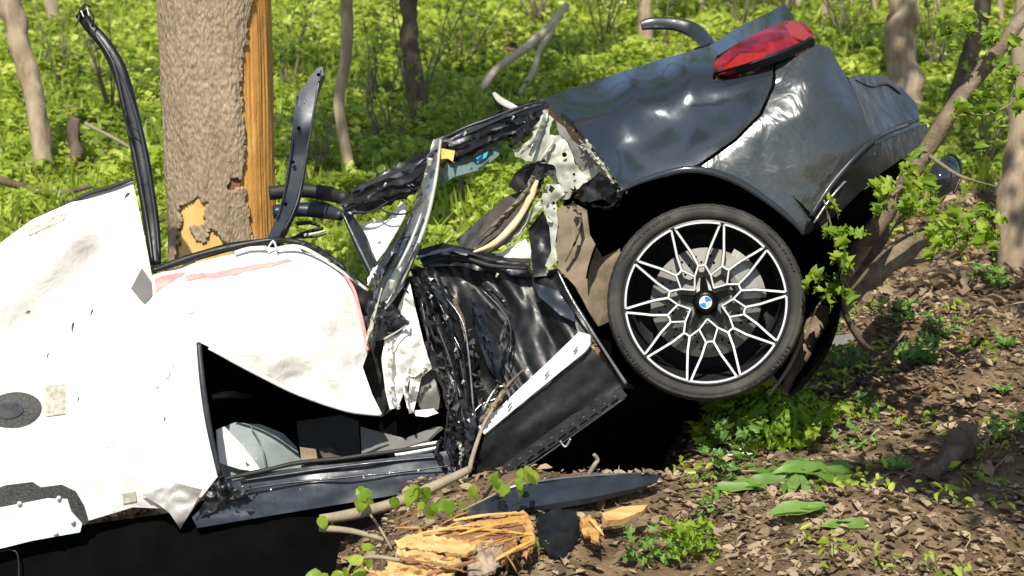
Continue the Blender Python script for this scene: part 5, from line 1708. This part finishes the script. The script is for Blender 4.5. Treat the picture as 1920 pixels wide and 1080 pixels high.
for x, y in ((836, 600), (852, 660), (846, 720), (806, 560), (866, 720), (890, 840), (840, 900), (930, 520), (700, 420), (870, 255), (960, 225), (720, 350)):
    sweep('bright_clip', [(x, y, 5.94 if y > 500 else 6.22), (x + 4, y - 7, 5.935 if y > 500 else 6.215)], [3, 5], 'primer', CAR, rough=.6, k=3)
# ------------------------------------------------------------------ things in front and around
dT = 5.55
def lie(x, y, up=.03, dy=0):
    return (x, y, gdepth(x, y + dy) - up - .12)


tp = sheet('torn_trim_panel', [lie(880, 950), lie(925, 925, .05, 8), lie(980, 908, .06, 10), lie(1060, 896, .06, 10), lie(1140, 890, .06, 10), lie(1215, 886, .05, 10), lie(1240, 892, .04, 8), lie(1230, 905), lie(1180, 918), lie(1100, 934), lie(1000, 950), lie(920, 965), lie(880, 968)],
           [], 'blue_black', None, s=9, amp=.006, fr=.015, thick=.02)
tag(tp, 'torn dark bumper strip lying flat on the soil below the wreck', 'car trim')
sweep('trim_lip', on('torn_trim_panel', [(930, 924), (980, 908), (1060, 896), (1140, 890), (1228, 888)], .006), 5, 'bare_metal', tp)
sweep('trim_clip', on('torn_trim_panel', [(1204, 889), (1212, 884), (1220, 889)], .015), 4, 'bare_metal', tp)
sh = sheet('black_shard', [(1008, 968, 5.25), (1040, 952, 5.3), (1080, 958, 5.35), (1090, 1000, 5.28), (1060, 1046, 5.15), (1030, 1040, 5.12), (1012, 1010, 5.18)], [], 'gloss_black', None, s=7, amp=.03, fr=.02, thick=.01, ragged=2, fold=(60, 3))
tag(sh, 'dark plastic shard standing beside the splintered wood', 'debris')
ps = sheet('paper_scrap', [(1612, 612, gdepth(1630, 612)), (1640, 598, gdepth(1630, 612)), (1658, 602, gdepth(1630, 612)), (1640, 632, gdepth(1630, 612) - .05)], [], 'paper', None, s=8, amp=.006, fr=.05, thick=.002)
tag(ps, 'small white crumpled paper scrap on the litter right of the wheel', 'scrap')
pp = sheet('metal_scrap', [(1500, 650, gdepth(1540, 655)), (1545, 630, gdepth(1540, 655) + .05), (1605, 626, gdepth(1540, 655) + .05), (1600, 640, gdepth(1540, 655)), (1540, 658, gdepth(1540, 655) - .04)], [], 'grey_panel', None, s=8, amp=.01, fr=.04, thick=.006)
tag(pp, 'grey metal scrap on the litter behind the tyre', 'scrap')


# splintered wood heap in front: each splinter a piece
def plank(bm, a, b, w, t, seed, nrm=None):
    r = random.Random(seed)
    ax = (b - a)
    L = ax.length
    ax.normalize()
    up = nrm or Vector((r.uniform(-.3, .3), r.uniform(-.6, -.1), 1)).normalized()
    sd = ax.cross(up).normalized()
    up = sd.cross(ax)
    n = 7
    prev = None
    rings = []
    for i in range(n):
        u = i / (n - 1)
        ww = w * (1 - .75 * max(0, u - .72) / .28) * r.uniform(.82, 1.12) * (.6 if i == 0 else 1)
        tt = t * r.uniform(.7, 1.2) * (.35 if i in (0, n - 1) else 1)
        c = a + ax * (L * u) + up * (.03 * L * math.sin(u * 3.1)) + sd * r.uniform(-.12, .12) * w
        rings.append([bm.verts.new(c + sd * ww * q + up * tt * s) for q, s in ((-.5, -.3), (-.42, .4), (-.1, .55), (.15, .42), (.42, .5), (.5, -.3))])
    for u, v in zip(rings, rings[1:]):
        for j in range(6):
            bm.faces.new((u[j], u[(j + 1) % 6], v[(j + 1) % 6], v[j]))
    bm.faces.new(list(reversed(rings[0]))); bm.faces.new(rings[-1])


hp = G(880, 1060)
heap = empty('splintered_log', hp)
tag(heap, 'fresh splintered orange log broken open on the ground before the wreck', 'log')
slabs = [([(742, 1030, 4.97), (768, 1006, 5.03), (850, 986, 5.12), (930, 966, 5.2), (985, 958, 5.24), (992, 972, 5.2), (930, 990, 5.13), (850, 1004, 5.06), (780, 1024, 5.0)], 'raw_slab', (15, 8)),
         ([(770, 1022, 5.0), (860, 1002, 5.06), (950, 984, 5.14), (985, 980, 5.16), (980, 1000, 5.1), (890, 1012, 5.02), (800, 1034, 4.96)], 'raw_rust', (14, 8)),
         ([(740, 1014, 4.97), (770, 1002, 5.0), (830, 1006, 4.98), (890, 1020, 4.95), (888, 1032, 4.92), (868, 1040, 4.9), (800, 1030, 4.92), (745, 1028, 4.94)], 'raw_pale', (-10, 7)),
         ([(742, 1030, 4.93), (800, 1034, 4.91), (862, 1048, 4.88), (866, 1066, 4.85), (850, 1074, 4.84), (790, 1056, 4.87), (740, 1044, 4.9)], 'raw_pale', (-14, 7)),
         ([(728, 1052, 4.9), (790, 1060, 4.86), (850, 1078, 4.82), (840, 1100, 4.78), (760, 1092, 4.8), (720, 1074, 4.86)], 'raw_pale', (-16, 7)),
         ([(745, 1040, 4.905), (770, 1044, 4.88), (800, 1066, 4.84), (796, 1078, 4.83), (766, 1062, 4.86)], 'raw_rust', (-35, 5)),
         ([(948, 966, 5.2), (985, 962, 5.22), (1000, 990, 5.12), (1000, 1024, 5.03), (985, 1046, 4.98), (975, 1030, 5.02), (982, 1000, 5.1), (965, 984, 5.16)], 'raw_slab', (-70, 6)),
         ([(930, 980, 5.16), (956, 976, 5.18), (974, 1000, 5.1), (968, 1034, 5.0), (940, 1058, 4.94), (946, 1020, 5.04)], 'raw_rust', (-75, 6)),
         ([(895, 1020, 5.0), (930, 1000, 5.1), (946, 1020, 5.04), (935, 1062, 4.93), (905, 1080, 4.88), (880, 1076, 4.86), (878, 1042, 4.94)], 'bark_pale', (-80, 6)),
         ([(860, 1006, 5.04), (925, 994, 5.1), (930, 1010, 5.06), (880, 1030, 4.98), (858, 1024, 4.98)], 'raw_slab', (12, 7)),
         ([(1088, 972, 5.3), (1104, 962, 5.32), (1120, 985, 5.24), (1124, 1016, 5.14), (1108, 1010, 5.15), (1094, 1000, 5.2)], 'raw_slab', (-70, 6)),
         ([(690, 1072, 4.9), (730, 1066, 4.88), (770, 1090, 4.8), (740, 1104, 4.78), (700, 1090, 4.84)], 'raw_pale', (-20, 6))]
for i, (ol, m, fo) in enumerate(slabs):
    sheet('splinter', ol, [], m, heap, s=6, amp=.03, fr=.085, thick=.012, ragged=3.2, fold=fo, flat=True)
sp = [((850, 975, 5.15), (985, 962, 5.22), 7, 'raw_pale'), ((775, 1004, 5.03), (900, 984, 5.12), 6, 'raw_pale'), ((860, 1002, 5.05), (990, 975, 5.16), 5, 'raw_wood'), ((930, 1050, 4.95), (1002, 1012, 5.04), 8, 'raw_wood'),
      ((800, 1078, 4.82), (900, 1050, 4.88), 9, 'raw_rust'), ((820, 990, 5.08), (1000, 1004, 5.1), 6, 'raw_wood'), ((760, 1050, 4.86), (880, 1074, 4.8), 6, 'raw_rust'), ((1104, 972, 5.28), (1132, 1004, 5.18), 7, 'raw_pale')]
for i, (a, b, w, m) in enumerate(sp):
    bm = bmesh.new()
    plank(bm, P(*a), P(*b), w * 5 / FPX, w * .4 * 5 / FPX, 90 + i)
    bm_obj('splinter', bm, m, heap, smooth=False)
rs_ = random.Random(33)
for i in range(46):        # thin slivers standing off the broken log
    x, y = rs_.uniform(735, 985), rs_.uniform(975, 1075)
    if x > 880 and y > 1050:
        continue
    d = 4.78 + (1090 - y) / 130 * .46
    an = rs_.uniform(-.15, .45) if x < 930 else rs_.uniform(-1.6, -.8)
    L = rs_.uniform(25, 90)
    bm = bmesh.new()
    plank(bm, P(x, y, d), P(x + L * math.cos(an), y - L * math.sin(an), d + rs_.uniform(0, .1)), rs_.uniform(2, 6) * 5 / FPX, rs_.uniform(1.5, 3) * 5 / FPX, 300 + i)
    bm_obj('splinter', bm, rs_.choice(['raw_slab', 'raw_pale', 'raw_rust', 'raw_slab']), heap, smooth=False)
ch = sheet('wood_chip', [(1128, 962, 5.32), (1165, 950, 5.38), (1215, 946, 5.42), (1205, 958, 5.36), (1165, 974, 5.3), (1135, 976, 5.28)], [], 'raw_pale', None, s=8, amp=.008, fr=.04, thick=.02)
tag(ch, 'pale flat wood chip on the soil beside the black shard', 'wood chip')


# leaves that can be picked apart
def leaf_mesh(kind, seed=0):
    r = random.Random(seed)
    if kind == 'maple':
        pr = [(0, 0), (.16, .30), (.02, .10), (.52, .34), (.34, .42), (.56, .72), (.30, .62), (.28, .86), (.14, .78), (0, 1.05)]
        pr = [(0, 0), (.20, -.04), (.50, .16), (.33, .28), (.58, .58), (.30, .56), (.24, .80), (.12, .74), (0, 1.05)]
    elif kind == 'round':
        pr = [(0, 0), (.22, .04), (.38, .22), (.42, .45), (.34, .70), (.18, .90), (0, 1.05)]
    else:
        pr = [(0, 0), (.05, .08), (.11, .25), (.145, .5), (.12, .75), (.06, .92), (0, 1.0)]
    right = [Vector((x * r.uniform(.9, 1.1), y, 0)) for x, y in pr]
    left = [Vector((-v.x, v.y, 0)) for v in right]
    vs, fs = [], []
    mid = [Vector((0, v.y if 0 < i < len(pr) - 1 else pr[i][1], 0)) for i, v in enumerate(right)]
    n = len(pr)
    for L in (left, mid, right):
        vs += [v.copy() for v in L]
    for i in range(n - 1):
        fs.append((i, n + i, n + i + 1, i + 1))
        fs.append((n + i, 2 * n + i, 2 * n + i + 1, n + i + 1))
    for v in vs:
        v.z = .35 * abs(v.x) - .28 * v.y * v.y + .05 * math.sin(9 * v.y + seed)
    bm = bmesh.new()
    bv = [bm.verts.new(v) for v in vs]
    for f in fs:
        try:
            bm.faces.new([bv[k] for k in f])
        except ValueError:
            pass
    bmesh.ops.remove_doubles(bm, verts=bm.verts, dist=1e-4)
    me = bpy.data.meshes.new('leaf')
    bm.to_mesh(me); bm.free()
    return me


LM = {}
for kd, mt in (('maple', 'leaf_fresh'), ('round', 'leaf_fresh'), ('lance', 'leaf_broad'), ('maple_d', 'leaf_broad')):
    LM[kd] = []
    for q in range(3):
        m_ = leaf_mesh(kd.replace('_d', ''), q)
        m_.materials.append(MATS[mt])
        m_.polygons.foreach_set('use_smooth', np.ones(len(m_.polygons), bool))
        LM[kd].append(m_)


def put_leaf(parent, kind, pos, direction, size, r):
    o = bpy.data.objects.new('leaf', LM[kind][r.randrange(3)])
    COL.objects.link(o)
    y = direction.normalized()
    z = Vector((r.uniform(-.6, .6), r.uniform(-1, .1), 1.0))
    x = y.cross(z).normalized()
    z = x.cross(y)
    M = Matrix(((x.x, y.x, z.x, pos.x), (x.y, y.y, z.y, pos.y), (x.z, y.z, z.z, pos.z), (0, 0, 0, 1)))
    o.matrix_world = M @ Matrix.Scale(size, 4)
    o.parent = parent
    o.matrix_parent_inverse = parent.matrix_world.inverted()
    return o


def leafy(name, label, cat, stems, spots, kind, size, mat, seed, group=None, foot=None, droop=.5):
    """stems: list of pixel paths (x, y, d, w); spots: (x, y, d, count, spread px)"""
    r = random.Random(seed)
    f0 = foot or P(*stems[0][0][:3])
    root = empty(name, f0)
    tag(root, label, cat, group)
    for st in stems:
        full = catmull([list(q) for q in st], 5)
        bm = bmesh.new()
        tube_mesh(bm, [P(a, b, d) for a, b, d, w in full], [.5 * w * d / FPX for a, b, d, w in full], 7, .15, seed)
        bm_obj('stem', bm, mat, root)
    for x, y, d, n, spd in spots:
        for _ in range(n):
            px, py = x + r.gauss(0, spd * .5), y + r.gauss(0, spd * .4)
            dd = d + r.uniform(-.12, .12)
            dr = Vector((r.uniform(-1, 1), r.uniform(-.6, .3), r.uniform(-1, .5) - droop * .4))
            put_leaf(root, kind, P(px, py, dd), dr, size * r.uniform(.7, 1.25), r)
    return root


# the long branches right of the wheel
leafy('leafy_branch', 'long slanting leafy branch leaning across the rear of the wreck', 'branch',
      [[(1490, 690, 6.45, 12), (1520, 640, 6.42, 24), (1570, 540, 6.36, 30), (1640, 430, 6.3, 32), (1720, 310, 6.26, 34), (1790, 200, 6.22, 32), (1860, 110, 6.2, 30), (1935, 10, 6.2, 28)],
       [(1700, 340, 6.26, 14), (1680, 360, 6.1, 8), (1655, 380, 6.0, 4)], [(1790, 205, 6.22, 9), (1850, 215, 6.1, 6), (1905, 190, 6.05, 3)], [(1740, 290, 6.24, 10), (1800, 330, 6.1, 6), (1870, 350, 6.0, 3)],
       [(1850, 120, 6.2, 8), (1900, 130, 6.1, 5), (1930, 150, 6.05, 3)]],
      [(1660, 370, 6.0, 14, 34), (1690, 335, 6.05, 8, 26), (1840, 205, 6.08, 18, 70), (1890, 150, 6.08, 14, 50), (1850, 60, 6.1, 16, 60), (1790, 30, 6.1, 6, 40), (1720, 300, 6.1, 5, 26)], 'maple', .052, 'bark_mid', 401)
leafy('leafy_branch', 'low spreading leafy branch hanging below the bumper', 'branch',
      [[(1540, 600, 6.3, 6), (1600, 540, 6.2, 7), (1660, 470, 6.1, 7), (1730, 430, 6.05, 6), (1800, 420, 6.0, 5), (1870, 440, 6.0, 3)], [(1700, 445, 6.07, 5), (1690, 400, 6.05, 3)], [(1800, 420, 6.0, 4), (1790, 470, 5.98, 3)]],
      [(1700, 390, 6.02, 15, 44), (1760, 410, 6.0, 16, 44), (1820, 410, 5.98, 15, 40), (1860, 440, 5.97, 9, 26), (1780, 455, 5.97, 11, 34), (1735, 345, 6.02, 8, 30)], 'maple', .052, 'twig', 402)
leafy('leafy_twig', 'small drooping leafy twig in front of the bumper corner', 'twig',
      [[(1545, 375, 5.88, 3), (1560, 430, 5.9, 4), (1575, 500, 5.95, 4), (1590, 540, 6.0, 5)]],
      [(1552, 385, 5.87, 5, 14), (1568, 430, 5.88, 7, 18), (1580, 480, 5.9, 4, 16), (1600, 440, 5.92, 3, 14)], 'maple', .052, 'twig', 403)
leafy('leafy_twig', 'small leafy twig beside the right edge of the tyre', 'twig',
      [[(1510, 640, 6.0, 4), (1530, 580, 5.98, 4), (1560, 545, 5.97, 3), (1580, 525, 5.96, 2)]],
      [(1518, 520, 5.97, 5, 12), (1548, 545, 5.95, 5, 20), (1585, 540, 5.95, 6, 18)], 'maple', .06, 'twig', 404)
leafy('leafy_twig', 'drooping row of pale leaves on a bent stick before the sill', 'branch',
      [[(600, 972, 5.30, 16), (640, 968, 5.32, 22), (700, 955, 5.34, 22), (770, 932, 5.37, 22), (830, 905, 5.4, 20), (880, 880, 5.43, 16)], [(880, 882, 5.43, 10), (888, 850, 5.46, 9), (905, 800, 5.5, 7), (925, 765, 5.55, 5)],
       [(600, 990, 5.3, 14), (660, 996, 5.28, 12), (720, 1012, 5.24, 9)], [(690, 960, 5.33, 4), (712, 990, 5.25, 5), (735, 1030, 5.18, 3)], [(860, 960, 5.32, 3), (930, 925, 5.32, 3), (970, 895, 5.35, 2)], [(685, 955, 5.3, 3), (684, 915, 5.28, 2)]],
      [(600, 965, 5.27, 2, 8), (675, 918, 5.27, 3, 12), (693, 928, 5.27, 2, 8), (735, 932, 5.28, 1, 6), (785, 915, 5.3, 4, 12), (808, 945, 5.29, 4, 12), (850, 940, 5.3, 5, 14), (892, 912, 5.31, 3, 10), (928, 898, 5.32, 4, 12), (965, 908, 5.3, 3, 8), (983, 880, 5.33, 4, 10)], 'round', .045, 'branch', 405, droop=1.6)
leafy('leafy_twig', 'arched pale twig with round leaves at the splintered wood', 'twig',
      [[(750, 1050, 4.9, 7), (700, 1044, 4.92, 8), (665, 1052, 4.94, 7), (650, 1075, 4.95, 5)]],
      [(620, 1072, 4.93, 3, 14), (645, 1068, 4.93, 3, 14), (690, 1062, 4.9, 3, 20), (675, 1040, 4.93, 2, 14)], 'round', .05, 'branch', 406)
stick('forked_twig', 'short pale forked twig standing on the torn trim', [(1105, 888, 5.6, 9), (1115, 872, 5.58, 9), (1121, 862, 5.58, 8), (1114, 852, 5.57, 7)], 'branch', 'twig')
# logs and sticks below the rear end
dq = 6.35
stick('fallen_log', 'pale log jammed behind the tyre', [(1470, 740, 6.15, 14), (1510, 640, 6.25, 34), (1545, 590, 6.35, 40), (1580, 540, 6.45, 30)], 'bark_mid', 'log', rough=.6)
stick('fallen_log', 'thick pale log lying under the rear bumper', [(1560, 585, 6.5, 30), (1640, 510, 6.6, 46), (1700, 460, 6.7, 44), (1745, 432, 6.75, 34)], 'bark_mid', 'log', rough=.5)
stick('fallen_log', 'shaded log deep under the rear bumper', [(1540, 560, 6.8, 40), (1640, 440, 6.9, 60), (1700, 390, 7.0, 50)], 'bark_dark', 'log', rough=.3)
stick('fallen_branch', 'thin branch lying from the logs towards the thick trunk', [(1600, 545, 6.6, 9), (1680, 500, 6.7, 10), (1760, 480, 6.9, 8), (1860, 440, 7.1, 6)], 'twig')
stick('fallen_branch', 'dark hooked stick on the litter right of the tyre', [(1575, 545, 6.1, 14), (1590, 600, 6.15, 12), (1615, 640, 6.2, 12), (1635, 655, 6.25, 9)], 'bark_dark')
stick('fallen_branch', 'pale thin stick stuck along the back of the tyre', [(1440, 740, 6.05, 6), (1480, 690, 6.08, 8), (1510, 620, 6.12, 9)], 'branch')
for i, (x0, y0, x1, y1, w, lb) in enumerate([(1630, 590, 1720, 545, 6, 'thin pale stick below the long log'), (1670, 480, 1740, 560, 7, 'reddish stick crossing the litter below the leaves'), (1640, 690, 1760, 560, 5, 'long thin twig on the shaded litter'),
                                            (1800, 500, 1920, 470, 7, 'pale stick lying against the thick trunk'), (1850, 800, 1920, 745, 6, 'thin stick on the litter near the root'), (1280, 1000, 1500, 985, 4, 'straight thin twig on the bare soil')]):
    a, b = gp(x0, y0, w), gp(x1, y1, w * .6)
    m = ((x0 + x1) / 2, (y0 + y1) / 2 - 5, (a[2] + b[2]) / 2, w)
    stick('fallen_stick', lb, [a, m, b], 'branch' if i % 2 == 0 else 'twig')
dr0 = gdepth(1720, 905)
stick('root_stub', 'broken root stub in the dark shaded earth', [(1712, 908, dr0, 20), (1745, 885, dr0 + .06, 34), (1785, 850, dr0 + .15, 44), (1805, 815, dr0 + .2, 40), (1800, 796, dr0 + .2, 14)], 'bark_dark', 'root', rough=1.1, seg=14)


# small plants on the litter
def rosette(name, label, x, y, n, size, seed, kind='lance', lift=.25, spread=1.0, group='small plants on the litter', flowers=None, dir0=None):
    r = random.Random(seed)
    p = G(x, y)
    root = empty(name, p)
    tag(root, label, 'plant', group)
    for i in range(n):
        a = 6.28 * i / n + r.uniform(-.4, .4) if dir0 is None else dir0 + r.uniform(-.5, .5)
        el = lift * r.uniform(.5, 1.6)
        d = Vector((math.cos(a) * spread, math.sin(a) * spread, el))
        base = p + Vector((math.cos(a), math.sin(a), 0)) * size * (r.uniform(.02, .3) if kind == 'lance' else r.uniform(.05, 2.2)) + Vector((0, 0, .015 + r.uniform(0, .05) * (1 + lift if kind != 'lance' else .3)))
        put_leaf(root, kind, base, d, size * r.uniform(.7, 1.2), r)
    if flowers:
        for k in range(flowers[1]):
            f = p + Vector((r.gauss(0, size * .6), r.gauss(0, size * .5), size * r.uniform(.5, 1.3)))
            bm = bmesh.new()
            bmesh.ops.create_icosphere(bm, subdivisions=1, radius=.0035, matrix=Matrix.Translation(f))
            for q in range(5):
                e = f + Vector((math.cos(q * 1.257), math.sin(q * 1.257) * .6, .3)) * .007
                bmesh.ops.create_icosphere(bm, subdivisions=1, radius=.0032, matrix=Matrix.Translation(e))
            tube_mesh(bm, [p, p.lerp(f, .6) + Vector((0, 0, .02)), f], [.0015, .0012, .001], 4)
            bm_obj('flower', bm, flowers[0], root)
    return root


rosette('broadleaf_plant', 'long flat broad leaves pressed onto the litter before the tyre', 1500, 905, 14, .20, 501, 'lance', .15, 1.0)
rosette('broadleaf_plant', 'limp long leaves trailing over the dry litter', 1440, 930, 9, .17, 502, 'lance', .12, 1.0, dir0=2.9)
rosette('broadleaf_plant', 'single pair of limp leaves on the bare soil', 1530, 1000, 5, .15, 503, 'lance', .1, 1.0, dir0=.3)
rosette('broadleaf_plant', 'second limp spray of long leaves over the flat ones', 1560, 890, 10, .17, 508, 'lance', .2, 1.0, dir0=3.3)
rosette('broadleaf_plant', 'limp leaf pair near the shaded root', 1560, 965, 6, .14, 509, 'lance', .12, 1.0, dir0=3.0)
rosette('broadleaf_plant', 'upright broad leaved plant standing beside the tyre', 1490, 855, 8, .19, 504, 'lance', 2.4, .6)
rosette('flowering_plant', 'bushy plant with small white flowers below the tyre', 1385, 865, 60, .05, 505, 'maple_d', 1.6, .9, flowers=('petal', 22))
rosette('flowering_plant', 'leafy plant with yellow flowers behind the tyre foot', 1470, 780, 44, .055, 506, 'maple', 2.2, .8, flowers=('petal_yellow', 5))
rosette('leafy_weed', 'low leafy weed at the bare soil edge', 1290, 1055, 60, .034, 507, 'maple', .9, 1.0)
for i, (x, y, n, sz, lb) in enumerate([(1590, 700, 22, .06, 'leafy weed on the litter behind the plants'), (1690, 610, 20, .07, 'green weed near the white paper scrap'), (1720, 690, 22, .07, 'green weed below the thin twig'), (1860, 545, 22, .08, 'green weed at the foot of the thick trunk'),
                                       (1885, 660, 26, .08, 'broad tuft of grass on the brown slope'), (1880, 745, 16, .06, 'green weed near the thin stick'), (1680, 890, 16, .09, 'dark weed beside the broken root'), (1880, 830, 12, .06, 'small weed at the end of the shaded earth'),
                                       (1620, 790, 14, .05, 'small weed among the dry leaves'), (1330, 985, 10, .05, 'small weed on the bare soil'), (1010, 1040, 18, .05, 'small weed beside the black shard'), (1760, 640, 18, .06, 'weed among twigs on the brown slope'),
                                       (1550, 640, 16, .06, 'weed beside the grey metal scrap'), (1600, 850, 10, .06, 'weed beside the flat broad leaves'), (1220, 1070, 20, .05, 'low weed at the edge of the bare soil'), (1350, 910, 14, .06, 'weed at the shadow edge below the wheel'), (1410, 820, 42, .105, 'dense leafy weed right under the tyre'), (1450, 850, 40, .105, 'dense leafy weed beside the upright broad leaves'), (1370, 848, 34, .10, 'leafy weed on the bank edge below the wheel'), (1530, 830, 20, .07, 'leafy weed right of the upright broad leaves')]):
    rosette('leafy_weed', lb, x, y, int(n * 1.7), sz * .62, 520 + i, ('maple' if i >= 16 else random.Random(i).choice(['maple_d', 'maple_d', 'lance'])) if i != 4 else 'lance', (2.0 if i >= 16 else .8) if i != 4 else 1.4, 1.0)
